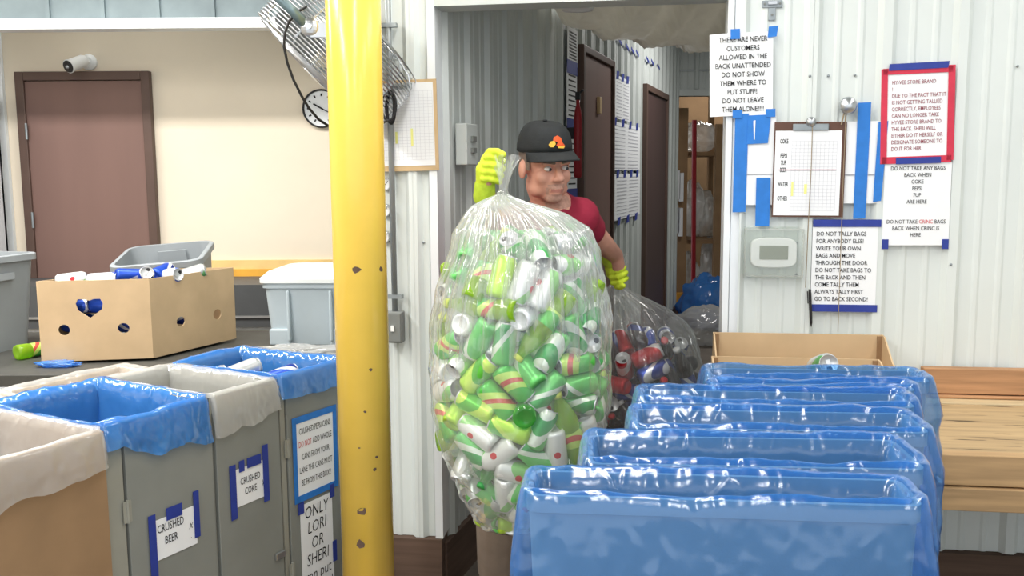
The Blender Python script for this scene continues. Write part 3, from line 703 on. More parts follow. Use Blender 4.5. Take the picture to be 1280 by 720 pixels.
def put(key, M, label, group=None):
    nm, b, parts = PROT[key]; o = link(nm, b, None, M); tag(o, label, 'bottle' if 'bottle' in nm else 'can', group)
    for pn, pm in parts: link(pn, pm, o)
    return o
# cans in the fruit box (tops show over its edge; blue ones show through the heart)
def infb(x, y, z): return FB @ Vector((x, y, z))
CH = .122; ex, ey = e.x, e.y
def fbp(s, t, z): return infb(-W1+W1*s+ex*t, ey*t, z)
put('white', axis_matrix(fbp(.12, .2, .338), (1, .3, .1), CH), 'white can lying at the left end of the fruit box heap')
put('bluewhite', axis_matrix(fbp(.40, .2, .335), (1, .15, .05), CH, 1), 'white can with blue mark lying along the fruit box front')
put('blue_c', axis_matrix(fbp(.64, .22, .35), (1, .6, -.1), CH), 'crushed blue can on top of the fruit box heap')
put('blue', axis_matrix(fbp(.80, .2, .345), (.5, -1, .5), CH), 'blue can tipped towards the fruit box corner, its lid showing')
put('blue', axis_matrix(fbp(.70, .5, .35), (.3, 1, .2), CH), 'blue can lying deep in the fruit box heap')
put('bluewhite', axis_matrix(fbp(.86, .40, .338), (1, -.7, .2), CH), 'white and blue can at the right edge of the fruit box')
put('silver', axis_matrix(fbp(.86, .66, .335), (1, .2, .3), CH), 'silver can near the back of the fruit box')
fill = 0
for s in (.17, .38, .58, .74):
    for t in (.19, .40, .60, .80):
        for z in (.05, .14, .225):
            if random.random() < .86:
                fill += 1; k = 'blue' if t < .2 else random.choice(['blue', 'blue', 'blue_c', 'bluewhite', 'silver'])
                put(k, axis_matrix(fbp(s+random.uniform(-.02, .02), t, z), (1, random.uniform(-.15, .15), random.uniform(-.15, .15)), CH, random.random()*6), 'can packed inside the cardboard fruit box below the top layer', 'cans inside the fruit box')
p = atZ(30, 449, TZ)
put('b_lime', axis_matrix((p.x+.045, p.y+.075, TZ+.034), (.55, .8, .0), .235), 'green soft drink bottle lying between grey tub and fruit box')
# ================================================================== LINERS
def perim(w_, d_, n=132, rc=.03):
    """points and outward normals around a rounded rectangle centred on 0,0, starting at the front left corner"""
    segs = []; 
    L1 = w_-2*rc; L2 = d_-2*rc; A = math.pi/2*rc; tot = 2*(L1+L2)+4*A; out = []
    for i in range(n):
        s = tot*i/n
        for kind, Ln in (('f', L1), ('c0', A), ('r', L2), ('c1', A), ('b', L1), ('c2', A), ('l', L2), ('c3', A)):
            if s <= Ln: break
            s -= Ln
        if kind == 'f': p = (-w_/2+rc+s, -d_/2); q = (0, -1)
        elif kind == 'r': p = (w_/2, -d_/2+rc+s); q = (1, 0)
        elif kind == 'b': p = (w_/2-rc-s, d_/2); q = (0, 1)
        elif kind == 'l': p = (-w_/2, d_/2-rc-s); q = (-1, 0)
        else:
            k = int(kind[1]); a = R(-90+90*k)+s/rc; c = ((w_/2-rc, -d_/2+rc), (w_/2-rc, d_/2-rc), (-w_/2+rc, d_/2-rc), (-w_/2+rc, -d_/2+rc))[k]
            q = (math.cos(a), math.sin(a)); p = (c[0]+rc*q[0], c[1]+rc*q[1])
        out.append((p, q, tot*i/n))
    return out
def ridge(p): return 1-2*abs(noise.noise(p))
def liner(name, label, M, w_, d_, drop, m, seed=0, inside=.42, wr=.010, sag=.006, group=None, n=230, rc=.03, ins=.006, tight=False, puff=.0):
    """bag lining an open bin whose rim lies at z = 0 of M: inside wall, roll over the rim, loose skirt outside"""
    prof = []                                # (outward offset, height 0..-1 inside / 0..1 outside, stage)
    for k in range(14): f = 1-k/14; prof.append((-.009-.021*f, -f, 'in'))
    prof += [(-.005, 0, 'a'), (.002, 0, 'b'), (.009, 0, 'c')]
    for k in range(1, 17): f = k/16; prof.append((.012+.014*f**.6, f, 'out'))
    P = perim(w_, d_, n, rc); rs = []
    for off, t, st in prof:
        q = []
        for (x, y), (nx_, ny_), s in P:
            sv = Vector((x*9+seed*3.1, y*9, seed)); dr = drop(x, y) if callable(drop) else drop
            side = tight and abs(nx_) > .5
            if side: dr = .02
            lowf = (.55+.7*noise.noise(sv*.7)+.35*noise.noise(sv*2.6))*sag
            cor = 4*(nx_*ny_)**2                                  # 1 at the corners
            if st == 'in': z = inside*t+lowf
            elif st == 'out': z = -dr*t*(1+.25*noise.noise(sv*.9+Vector((4, 0, 0)))+.035*noise.noise(sv*3))+lowf
            else: z = {'a': .004, 'b': .008, 'c': .003}[st]+lowf
            g = abs(t)**.6 if st in ('in', 'out') else .10
            wv = Vector((x*11+seed, y*11, z*7)); wob = wr*g*(.9*noise.noise(wv)+.7*ridge(wv*1.7+Vector((0, 0, seed)))*.6+.35*ridge(wv*4.1))
            if st == 'in': wob = min(wob, .004)-(.004+ins+.024*abs(t))
            elif st == 'a': wob = -ins*.6
            elif side: wob = -off+.004
            else: wob = max(wob, -.010)+(puff*cor*min(1, t*3)*(1-.5*t)*(1+ridge(wv*2)) if st == 'out' else 0)
            o_ = off+wob; q.append(Vector((x+nx_*o_, y+ny_*o_, z)))
        rs.append(q)
    mb = MB(); mb.rings(rs, True, False)
    o = mb.build(name, m, None, smooth=True, M=M); return tag(o, label, 'bin liner', group)
# ================================================================== GREY CABINET BINS ON THE LEFT
ZR = .85
k0 = atZ(122, 537, ZR); k3 = atZ(425, 452, ZR); dr_ = (k3-k0)
F_ROW = frame((k0.x, k0.y, 0), (dr_.x, dr_.y))
xr = [0, atPl(266, 600, F_ROW).x, atPl(350, 600, F_ROW).x, atPl(350, 600, F_ROW).x+.36]
BD = .52
def cabinet_bin(label, x0, x1, stile, hinge, latch=None):
    w_ = x1-x0-.006; M = F_ROW @ Matrix.Translation(((x0+x1)/2, 0, 0)); o = thing('cabinet_bin', label, 'bin', M, 'grey cabinet bins')
    t = .016; hw = w_/2
    MB().box(-hw, hw, .004, .004+t, 0, ZR).box(-hw, hw, BD-t, BD, 0, ZR).box(-hw, -hw+t, .004+t, BD-t, 0, ZR).box(hw-t, hw, .004+t, BD-t, 0, ZR).box(-hw+t, hw-t, .004+t, BD-t, .02, .04).build('carcass', 'cabinet_edge', o)
    a = -hw+stile
    MB().box(a, hw-.004, -.012, .003, .02, ZR-.05).build('door', 'cabinet_grey', o, bevel=.002)
    if stile > .01: MB().box(-hw, a-.006, -.008, .003, .02, ZR-.02).build('stile', 'cabinet_edge', o, bevel=.003)
    for z in hinge: MB().box(a-.018, a+.010, -.0155, -.0125, z-.032, z+.032).tube([(a-.003, -.015, z-.034), (a-.003, -.015, z+.034)], .005).build('hinge', 'cabinet_edge', o)
    if latch: MB().box(hw-.05, hw-.005, -.022, -.012, latch-.012, latch+.012).build('latch', 'steel', o, bevel=.002)
    return o
def zrow(u, v): return atPl(u, v, F_ROW).z
c1 = cabinet_bin('grey cabinet bin with the CRUSHED BEER sign', xr[0], xr[1], .07, (zrow(152, 640), .15))
c2 = cabinet_bin('grey cabinet bin with the CRUSHED COKE sign', xr[1], xr[2], .006, (.15,), latch=zrow(347, 692))
c3 = cabinet_bin('grey cabinet bin with the CRUSHED PEPSI sign beside the post', xr[2], xr[3], .03, (zrow(356, 560), .15))
def rowM(i): return F_ROW @ Matrix.Translation(((xr[i]+xr[i+1])/2, BD/2, ZR))
liner('bin_liner', 'blue plastic liner over the crushed beer bin', rowM(0), xr[1]-xr[0], BD, lambda x, y: .085+.045*max(0, min(1, (x+.15)/.2)), 'blue_film_light', 1, wr=.016, sag=.016, ins=.016, tight=True)
liner('bin_liner', 'cloudy clear liner over the crushed coke bin', rowM(1), xr[2]-xr[1], BD, .125, 'milky_film', 2, wr=.010, sag=.010, ins=.016, tight=True)
liner('bin_liner', 'blue plastic liner over the crushed pepsi bin beside the post', rowM(2), xr[3]-xr[2], BD, .085, 'blue_film_light', 3, wr=.012, sag=.014, ins=.016, tight=True)
M3 = rowM(2)
for i, (x, y, z, k, tx) in enumerate(((-.05, .02, -.02, 'silver', 'silver can topmost in the crushed pepsi bin'), (.04, -.08, -.05, 'blue', 'blue can near the post in the crushed pepsi bin'), (-.10, .14, -.05, 'silver_c', 'crushed silver can at the back of the crushed pepsi bin'))):
    put(k, M3 @ axis_matrix((x, y, z), (1, -.4, .25), CH, i), tx)
mb = MB(); rs = []
# signs on the cabinet doors
def rowsheet(label, u0, u1, v0, v1, name='bin_sign', y=-.0135):
    return sheet(name, label, 'sign', F_ROW, u0, u1, v0, v1, y=y)
o, w_, h_ = rowsheet('CRUSHED BEER sign held by dark blue tape', 189, 242, 640, 690)
text('lettering', 'CRUSHED\nBEER', o, -.02, -.0028, .012, w_*1.25, h_*1.05, bold=.004)
text('lettering', 'X\n.', o, w_*.72, -.0028, -.012, .018, h_*.8, bold=0, shear=.3)
tapeq(o, -w_-.022, -w_+.004, -h_-.1, h_+.022, 'tape_navy'); tapeq(o, w_-.010, w_+.012, -h_+.02, h_+.045, 'tape_navy'); tapeq(o, -w_*.45, w_*.30, h_-.012, h_+.026, 'tape_navy', y=-.004)
o, w_, h_ = rowsheet('CRUSHED COKE sign held by dark blue tape', 290, 327, 580, 627)
text('lettering', 'CRUSHED\nCOKE', o, 0, -.0028, .0, w_*1.35, h_*.95, bold=.004)
text('lettering', 'X', o, w_*.86, -.0028, -.015, .014, h_*.4, bold=0, shear=.3)
tapeq(o, -w_-.025, -w_+.002, -h_-.035, h_+.02, 'tape_navy'); tapeq(o, w_-.008, w_+.018, -h_-.02, h_+.05, 'tape_navy'); tapeq(o, -w_*.2, w_*.75, h_-.008, h_+.026, 'tape_navy', y=-.004); tapeq(o, -w_*.75, -w_*.4, h_-.012, h_+.026, 'tape_navy', y=-.004)
o, w_, h_ = rowsheet('CRUSHED PEPSI CANS notice framed in blue tape', 366, 414, 520, 612)
text('lettering', 'CRUSHED PEPSI CANS\n{DO NOT} ADD WHOLE\nCANS FROM YOUR\nLANE THE CANS MUST\nBE FROM THIS BOX!!', o, 0, -.0028, .006, w_*1.72, h_*1.55, ('ink', 'ink_red'), bold=.0, line=1.5)
for a in ((-w_-.016, -w_+.004, -h_-.02, h_+.02), (w_-.004, w_+.016, -h_-.02, h_+.02), (-w_, w_, h_-.004, h_+.02), (-w_, w_, -h_-.02, -h_+.004)): tapeq(o, *a, 'tape_blue', y=-.002)
o, w_, h_ = rowsheet('handwritten sheet taped below the pepsi notice', 373, 413, 622, 745)
text('lettering', 'ONLY\nLORI\nOR\nSHERI\ncan put\ncrushed', o, 0, -.0028, .0, w_*1.75, h_*1.85, bold=-.005, shear=.12, line=.95)
tapeq(o, -w_-.012, -w_+.018, h_-.03, h_+.012, 'tape_navy'); tapeq(o, w_-.012, w_+.012, h_-.02, h_+.03, 'tape_navy'); tapeq(o, w_-.006, w_+.016, -h_+.1, -h_+.18, 'tape_navy')
# cardboard bin at the near left with a cloudy liner
XC = -.62
o = thing('cardboard_bin', 'brown cardboard bin at the lower left corner', 'bin', F_ROW @ Matrix.Translation((XC/2, -.03, 0)))
hw = -XC/2-.004; t = .008; D2 = .50
MB().box(-hw, hw, 0, t, 0, ZR).box(-hw, hw, D2-t, D2, 0, ZR).box(-hw, -hw+t, t, D2-t, 0, ZR).box(hw-t, hw, t, D2-t, 0, ZR).box(-hw+t, hw-t, t, D2-t, 0, .01).build('carton', 'card_dark', o)
liner('bin_liner', 'cloudy liner over the cardboard bin at lower left', F_ROW @ Matrix.Translation((XC/2, -.03+D2/2, ZR)), hw*2, D2, .12, 'milky_film', 6, wr=.008, inside=.16, sag=.006, tight=True)
# second row: two lined cartons between the bins and the table
for i, (x0, x1, tx) in enumerate(((-.35, .22, 'cloudy lined carton behind the beer bin'), (.24, .78, 'cloudy lined carton behind the coke bin, under the fruit box'))):
    M = F_ROW @ Matrix.Translation(((x0+x1)/2, BD+.05, 0)); o = thing('lined_carton', tx, 'carton', M); hw = (x1-x0)/2-.02; zz = .80
    MB().box(-hw, hw, 0, t, 0, zz).box(-hw, hw, .3-t, .3, 0, zz).box(-hw, -hw+t, t, .3-t, 0, zz).box(hw-t, hw, t, .3-t, 0, zz).build('carton', 'card', o)
    liner('bin_liner', tx.replace('lined carton', 'liner of the carton'), M @ Matrix.Translation((0, .15, zz)), hw*2, .3, .1, 'milky_film', 12+i, wr=.012, inside=.1, sag=.014)
# ================================================================== YELLOW POST
p = atY(451, 360, 2.75); PR = .0795
po = thing('support_post', 'glossy yellow steel post in front of the grey bins', 'post', Matrix.Translation((p.x, p.y, 0)))
MB().lathe([(PR, .012), (PR, 3.29)], 48).build('pipe', 'yellow', po, smooth=True)
MB().box(-.14, .14, -.14, .14, 0, .012).build('base_plate', 'yellow', po, bevel=.003)
for u, v, s in ((445, 337, 1.4), (474, 338, .9), (452, 640, 1.5), (451, 680, 1.6), (463, 463, .6), (468, 588, .6), (470, 573, .5), (456, 515, .4), (449, 560, .4)):
    q = atY(u, v, 2.75-PR); ang = math.asin(max(-.95, min(.95, (q.x-p.x)/PR))); z = q.z; mb = MB(); n = 7; pts = []
    for i in range(n):
        a = 2*math.pi*i/n; rr_ = .009*s*(.6+.6*random.random()); aa = ang+rr_*math.cos(a)*1.2/PR
        pts.append((PR*1.006*math.sin(aa), -PR*1.006*math.cos(aa), z+rr_*math.sin(a)))
    mb.add(pts, [tuple(range(n))]); mb.build('paint_chip', 'sill_wood', po)
# ================================================================== WALL FAN
fc = atY(424, 66, 3.16); ax = Vector((-.70, -.10, -.70)).normalized()
FM = Matrix.Translation(fc) @ Vector((0, 0, 1)).rotation_difference(ax).to_matrix().to_4x4()
fan = thing('wall_fan', 'large steel wire caged fan tilted down behind the yellow post', 'fan', FM)
RF = .265
prof = [(.05, .115), (.12, .113), (RF*.76, .105), (RF*.92, .095), (RF, .075), (RF, 0), (RF*.985, -.04), (RF*.93, -.085), (RF*.8, -.11), (.15, -.125), (.06, -.13)]
mb = MB()
def ringpts(r, z, n=40): return [(r*math.cos(2*math.pi*i/n), r*math.sin(2*math.pi*i/n), z) for i in range(n)]
for k in range(17): z = .095-.18*k/16; r = RF if z > -.03 else RF*(1-.07*((-.03-z)/.055)**2); mb.tube(ringpts(r, z), .0027, 5, True)
for k in range(12): r = .06+(RF-.08)*k/11; mb.tube(ringpts(r, .115-.02*(r/.3)**3), .0018, 5, True); mb.tube(ringpts(r, -.13+.04*(r/.3)**4), .0018, 5, True)
mb.build('cage_wires', 'steel', fan, smooth=True)['kind'] = 'stuff'
for k in range(10):
    a = 2*math.pi*k/10+.2; MB().tube([(r*math.cos(a), r*math.sin(a), z) for r, z in prof], .0034, 6).build('cage_strut', 'steel', fan)
MB().lathe([(.05, -.12), (.075, -.10), (.075, .02), (.03, .04)], 24).build('motor', 'galv', fan, smooth=True)
for k in range(3):
    a = 2*math.pi*k/3; mb = MB(); rs = []
    for i in range(6):
        r = .05+(RF-.095)*i/5; tw = R(35-12*i/5); cw = .05+.05*math.sin(math.pi*i/5)
        rs.append([Vector((r, s*cw*math.cos(tw), .05+s*cw*math.sin(tw)+d)) for s, d in ((-1, 0), (0, .004), (1, 0), (0, -.004))])
    mb.rings(rs); q = mb.build('blade', 'galv', fan); q.matrix_local = Matrix.Rotation(a, 4, 'Z')
MB().lathe([(.0, .112), (.05, .114), (.05, .119), (0, .122)], 20).build('badge', 'steel', fan)
YA = 2.86
MB().tube([atY(300, -60, YA+.02), atY(340, -10, YA), atY(362, 10, YA-.005), atY(382, 31, YA)], .0155, 12).build('arm', 'fan_arm', fan, smooth=True, world=True)
c = atY(388, 34, YA-.005)
MB().ell((c.x, c.y, c.z), (.03, .012, .03)).box(c.x+.0, c.x+.05, c.y-.006, c.y+.006, c.z-.03, c.z+.012, None).tube([(c.x, c.y-.02, c.z), (c.x, c.y+.06, c.z)], .008).build('clamp', 'steel', fan, world=True)
YC = 2.885
MB().tube([atY(u, v, YC+dy) for u, v, dy in ((383, 8, .0), (372, 15, -.02), (361, 27, -.03), (356, 42, -.03), (355, 58, -.03), (359, 78, -.02), (367, 100, -.01), (377, 120, 0), (386, 135, .02), (398, 149, .04), (410, 157, .08), (440, 165, .1), (470, 160, .12), (484, 150, .12))], .0042, 8).build('power_cable', 'black', fan, smooth=True, world=True)
mb = MB()
for k in range(3):
    cx, cy = 486+k*1.5, 132+k*2
    mb.tube([atY(cx+10*math.cos(a)*(.5 if k else .9), cy+19*math.sin(a), 3.04+.012*k) for a in [2*math.pi*i/18 for i in range(18)]], .004, 6, True)
mb.build('cable_coil', 'black', fan, smooth=True, world=True)
# ================================================================== THINGS ON THE MIDDLE WALL
o, w_, h_ = sheet('clipboard', 'tan clipboard with a ruled sheet on the white wall behind the fan', 'clipboard', F_SIGN, 458, 549, 101, 214, m='tan_board', y=-.0215, th=.004, rot=R(-1))
MB().box(-w_+.006, w_-.012, -.0055, -.0045, -h_+.018, h_-.01).build('paper', 'paper', o)
rows_of_lines(o, -w_*.9, w_*.88, -h_*.75, h_*.75, 22, y=-.006, th=.0006, cols=16)
MB().box(-w_*.2, w_*.35, -.012, -.005, h_-.03, h_-.012).tube([(-.02, -.014, h_-.02), (.03, -.014, h_-.02)], .006).build('clip', 'galv', o)
for q in ((-.02, -.012, -.0066, -.0062, -.06, -.02), (.035, .043, -.0066, -.0062, -.07, -.01)): MB().box(*q).build('highlighter', 'ink_yellow', o)
x0, zt = sp(497, -30); zb_ = sp(497, 388)[1]
o = thing('outlet_box', 'grey outlet box with conduit on the white middle wall', 'outlet', F_SIGN @ Matrix.Translation((sp(497, 406)[0], -.02, sp(497, 406)[1])))
MB().box(-.033, .033, -.042, 0, -.055, .055).build('box_body', 'box_grey', o, bevel=.004)
MB().box(-.028, .028, -.046, -.042, -.05, .05).build('cover', 'box_grey', o, bevel=.002)
MB().box(-.006, .006, -.052, -.046, -.012, .008).build('switch_toggle', 'plastic_white', o)
MB().tube([(0, -.012, .055), (0, -.012, 1.6)], .0105, 10).build('conduit', 'conduit', o, smooth=True)
for z in (.1, 1.03): MB().box(-.03, .03, -.024, -.001, z, z+.014).build('strap', 'galv', o)
for u, v, tx in ((486, 230, 'upper'), (485, 263, 'middle'), (484, 296, 'lower')):
    x, z = sp(u, v); o = thing('wall_dial', tx+' round dial on the white wall beside the post', 'dial', F_SIGN @ Matrix.Translation((x-.005, -.004, z)))
    MB().lathe([(.022, 0), (.022, .02), (.018, .024), (.017, .019)], 18, RX, cap1=False).build('rim', 'steel', o, smooth=True); MB().lathe([(.0175, 0), (.0175, .018)], 18, RX).build('face', 'paper', o)
    MB().box(-.001, .001, -.0195, -.0185, -.003, .013, Matrix.Rotation(R(35), 4, 'Y')).build('needle', 'ink', o)
# ================================================================== THINGS ON THE SIGN WALL
o, w_, h_ = sheet('wall_notice', 'white THERE ARE NEVER CUSTOMERS notice with blue corner tape', 'sign', F_SIGN, 887, 965, 42, 145, rot=R(-1.2), bend=-.03)
text('lettering', 'THERE ARE NEVER\nCUSTOMERS\nALLOWED IN THE\nBACK UNATTENDED\nDO NOT SHOW\nTHEM WHERE TO\nPUT STUFF!!\nDO NOT LEAVE\nTHEM ALONE!!!!', o, 0.005, -.003, 0, w_*1.76, h_*1.80, bold=.012, line=1.22)
tapeq(o, -w_*.35, -w_*.05, h_-.02, h_+.012, 'tape_blue', y=-.004); tapeq(o, w_*.82, w_*1.1, h_-.02, h_+.016, 'tape_blue', y=-.004, sl=.006)
tapeq(o, -w_*.28, w_*.02, -h_-.008, -h_+.018, 'tape_blue', y=-.004); tapeq(o, w_*.78, w_*1.08, -h_-.008, -h_+.018, 'tape_blue', y=-.004)
o, w_, h_ = sheet('wall_notice', 'white store brand notice framed in red tape', 'sign', F_SIGN, 1101, 1187, 88, 200, rot=R(-1.5))
text('lettering', 'HY-VEE STORE BRAND\n!\nDUE TO THE FACT THAT IT\nIS NOT GETTING TALLIED\nCORRECTLY, EMPLOYEES\nCAN NO LONGER TAKE\nHYVEE STORE BRAND TO\nTHE BACK. SHERI WILL\nEITHER DO IT HERSELF OR\nDESIGNATE SOMEONE TO\nDO IT FOR HER', o, .004, -.003, .0, w_*1.56, h_*1.56, ('ink_rose',), align='LEFT', bold=.008, line=1.2)
for a in ((-w_-.006, -w_+.014, -h_-.01, h_+.006), (w_-.014, w_+.007, -h_-.004, h_+.01), (-w_, w_, h_-.012, h_+.007), (-w_, w_, -h_-.01, -h_+.012)): tapeq(o, *a, 'tape_red', y=-.003)
tapeq(o, -w_*.85, w_*.85, h_+.0, h_+.022, 'tape_navy', y=-.005, sl=.004); tapeq(o, -w_*.6, w_*.7, -h_-.012, -h_+.008, 'tape_navy', y=-.005)
o, w_, h_ = sheet('wall_notice', 'white DO NOT TAKE ANY BAGS notice below the red framed one', 'sign', F_SIGN, 1102, 1185, 203, 306, rot=R(-.3), y=-.0205)
text('lettering', 'DO NOT TAKE ANY BAGS\nBACK WHEN\nCOKE\nPEPSI\n7UP\nARE HERE\n\n\nDO NOT TAKE {CRINC} BAGS\nBACK WHEN CRINC IS\nHERE', o, 0, -.003, .008, w_*1.76, h_*1.7, ('ink', 'ink_red'), bold=.004, line=1.2)
tapeq(o, -w_, -w_+.02, -h_-.012, -h_+.02, 'tape_navy'); tapeq(o, w_-.02, w_, -h_-.012, -h_+.02, 'tape_navy')
o, w_, h_ = sheet('wall_notice', 'white DO NOT TALLY BAGS notice with dark blue tape strips', 'sign', F_SIGN, 1013, 1094, 280, 384, y=-.0205)
text('lettering', 'DO NOT TALLY BAGS\nFOR ANYBODY ELSE!\nWRITE YOUR OWN\nBAGS AND MOVE\nTHROUGH THE DOOR\nDO NOT TAKE BAGS TO\nTHE BACK AND THEN\nCOME TALLY THEM\nALWAYS TALLY FIRST\nGO TO BACK SECOND!', o, -.003, -.003, 0, w_*1.72, h_*1.66, align='LEFT', bold=.006, line=1.2)
tapeq(o, -w_, w_+.008, h_-.008, h_+.016, 'tape_navy'); tapeq(o, -w_, w_+.006, -h_-.012, -h_+.012, 'tape_navy')
# brown clipboard, the sheets and tape beside it
o, w_, h_ = sheet('backing_sheet', 'white sheet with blue tape left of the brown clipboard', 'paper', F_SIGN, 924, 968, 146, 256, y=-.0195, th=.001)
rows_of_lines(o, -w_, w_, -h_*.3, -h_*.3+.0001, 2, m='ink_grey', th=.003)
tapeq(o, -w_-.02, -w_+.022, -h_-.024, h_+.01, 'tape_blue', sl=.003); tapeq(o, -w_+.02, w_*.55, h_-.09, h_+.006, 'tape_blue', y=-.0045, sl=.008); tapeq(o, -w_*.05, w_*.75, -h_-.07, -h_+.09, 'tape_blue', y=-.005)
MB().prism([(-w_*.25, h_-.075), (-w_*.2, h_-.075), (-w_*.18, h_-.012), (-w_*.3, h_-.014)], -.0068, -.0062).build('tape_tear', 'paper', o)
o, w_, h_ = sheet('backing_sheet', 'white sheet with two blue tape strips right of the brown clipboard', 'paper', F_SIGN, 1048, 1101, 152, 254, y=-.0195, th=.001)
rows_of_lines(o, -w_, w_, -h_*.3, -h_*.3+.0001, 2, m='ink_grey', th=.003)
tapeq(o, -w_*.28, w_*.30, -h_-.05, h_+.06, 'tape_blue', sl=.004); tapeq(o, w_*.62, w_*1.0, -h_+.004, h_+.0, 'tape_blue', y=-.0045, sl=.012)
o, w_, h_ = sheet('clipboard', 'brown clipboard with a tally sheet and hanging string', 'clipboard', F_SIGN, 965, 1054, 153, 271, m='brown_board', y=-.0235, th=.005, rot=R(.4))
MB().box(-w_+.004, w_-.014, -.0065, -.0055, -h_+.006, h_-.028).build('paper', 'paper', o)
rows_of_lines(o, -w_*.5, w_*.75, -h_*.86, h_*.6, 20, y=-.007, th=.0007, cols=12, name='printed_grid')
rows_of_lines(o, -w_*.86, w_*.76, h_*.0, h_*.0+.0001, 2, y=-.0073, m='ink_pink', th=.003, name='pink_rule')
text('row_names', 'COKE\n\nPEPSI\n7UP\nBEER\n\nWATER\n\nOTHER', o, -w_*.72, -.0072, 0, w_*.3, h_*1.3, bold=.02)
for q in ((-w_*.48, -w_*.42, -.0076, -.0072, -h_*.55, -h_*.25), (-w_*.12, -w_*.04, -.0076, -.0072, -h_*.5, -h_*.3)): MB().box(*q).build('highlighter', 'ink_yellow', o)
MB().box(-w_*.5, w_*.5, -.012, -.005, h_-.028, h_-.006).build('clip', 'galv', o, bevel=.003)
MB().lathe([(.016, 0), (.016, .006), (.008, .012)], 16, Matrix.Translation((0, -.008, h_+.0)) @ RX).build('clip_ring', 'steel', o, smooth=True)
zlow = atPl(1010, 358, F_SIGN).z-(BASIS[o.name].translation.z)
MB().tube([(.004, -.014, h_), (.005, -.016, 0), (.004, -.012, -h_), (.003, -.01, zlow)], .0013, 6).build('string', 'string', o)
x, z = sp(1011, 383)
o = thing('pen', 'dark pen hanging on a string beside the tally notice', 'pen', F_SIGN @ Matrix.Translation((x, -.032, z)) @ Matrix.Rotation(R(-4), 4, 'Y'))
MB().lathe([(.0012, -.064), (.004, -.05), (.0048, -.03), (.0048, .05), (.004, .062)], 12).build('barrel', 'black', o, smooth=True)
MB().box(-.009, -.006, -.002, .002, .015, .056).build('pocket_clip', 'black', o)
x, z = sp(1057, 133)
o = thing('steel_doorknob', 'round steel knob with a long hanging string', 'knob', F_SIGN @ Matrix.Translation((x, -.004, z)))
MB().lathe([(.012, 0), (.012, .02), (.026, .026), (.028, .036), (.022, .046), (.005, .05)], 24, RX).build('knob_head', 'steel', o, smooth=True)
zb_ = sp(1055, 413)[1]-z
MB().tube([(-.004, -.024, -.02), (-.006, -.03, -.2), (-.005, -.03, zb_)], .0013, 6).build('string', 'string', o)
MB().tube([(-.004, -.03, -.0), (-.012, -.03, -.03), (-.018, -.03, -.06)], .0025, 6).tube([(-.004, -.03, -.0), (-.006, -.03, -.05)], .0025, 6).build('string_knot', 'string', o)
# thermostat under a clear case
x, z = sp(965.5, 315)
o = thing('thermostat', 'white thermostat inside a clear plastic cover', 'thermostat', F_SIGN @ Matrix.Translation((x, -.005, z)))
a = sp(928, 283); b = sp(1003, 347); hw = (b[0]-a[0])/2; hh = (a[1]-b[1])/2
bd = MB(); nn = []
for i in range(40):
    t = 2*math.pi*i/40; cx, cz = math.cos(t), math.sin(t); k = (abs(cx)**6+abs(cz)**6)**(-1/6); nn.append((.074*cx*k, .045*cz*k*(1+.10*(1-min(1, abs(cx*k))**2))))
MB().prism(nn, -.028, -.001).build('body', 'plastic_white', o, bevel=.003)
MB().box(-.046, .046, -.030, -.0275, -.022, .024).build('display', 'lcd', o)
mb = MB(); mb.box(-hw, hw, -.004, -.0005, -hh, hh); mb.box(-hw*.93, hw*.93, -.047, -.045, -hh*.9, hh*.92)
for s in (-1, 1): mb.box(s*hw*.93-.001, s*hw*.93+.001, -.045, -.004, -hh*.9, hh*.92); mb.box(-hw*.93, hw*.93, -.045, -.004, s*hh*.91-.001, s*hh*.91+.001)
mb.build('clear_cover', 'case_clear', o)
# hasp near the top edge
x, z = sp(965, 8)
o = thing('hasp', 'small steel T shaped hasp at the top of the white wall', 'bracket', F_SIGN @ Matrix.Translation((x, -.004, z)))
MB().box(-.032, .032, -.004, 0, -.005, .018).box(-.011, .011, -.004, 0, -.045, -.005).build('plate', 'galv', o, bevel=.001)
MB().box(-.014, .014, -.012, -.004, .004, .014).build('staple', 'steel', o)
for px, pz in ((-.024, .007), (.024, .007), (0, -.028)): MB().lathe([(.004, 0), (.004, .002)], 8, Matrix.Translation((px, -.004, pz)) @ RX).build('screw', 'box_grey', o)
# ================================================================== WOODEN BENCH
BZ = .81
xb0 = XO1+.02; xb1 = 2.3
bn = thing('wooden_bench', 'rough plank bench along the white sign wall', 'bench', F_SIGN @ Matrix.Translation((0, 0, 0)))
ywall = -.022
zb1 = atPl(1230, 457, F_SIGN).z; zb2 = atPl(1230, 488, F_SIGN).z
MB().box(xb0+.62, xb1, ywall-.04, ywall, zb2, zb1).build('backboard', 'wood_red', bn, bevel=.003)
MB().box(xb0+.62, xb1, ywall-.055, ywall, BZ+.001, zb2-.003).build('backboard', 'wood_red', bn, bevel=.003)
fy = (F_SIGN.inverted() @ atZ(1230, 566, BZ)).y
MB().box(xb0+.01, xb1, ywall-.11, ywall, BZ-.04, BZ).build('plank', 'wood_pale', bn, bevel=.003)
MB().box(xb0+.01, xb1, fy, ywall-.115, BZ-.04, BZ-.003).build('plank', 'wood_dirty', bn, bevel=.003)
fz = atPl(1230, 603, F_SIGN @ Matrix.Translation((0, fy, 0))).z; fz2 = atPl(1230, 632, F_SIGN @ Matrix.Translation((0, fy, 0))).z
MB().box(xb0+.01, xb1, fy-.04, fy-.001, fz+.002, BZ+.004).build('front_board', 'wood_dirty' if False else 'wood', bn, bevel=.003)
MB().box(xb0+.01, xb1, fy-.05, fy-.002, fz2, fz-.002).build('front_board', 'wood', bn, bevel=.003)
for x in (xb0+.06, 1.45, xb1-.1): MB().box(x-.04, x+.04, fy+.0, fy+.08, 0, BZ-.041).build('leg', 'wood', bn)
c = (F_SIGN @ Matrix.Translation((0, fy-.05, 0)))
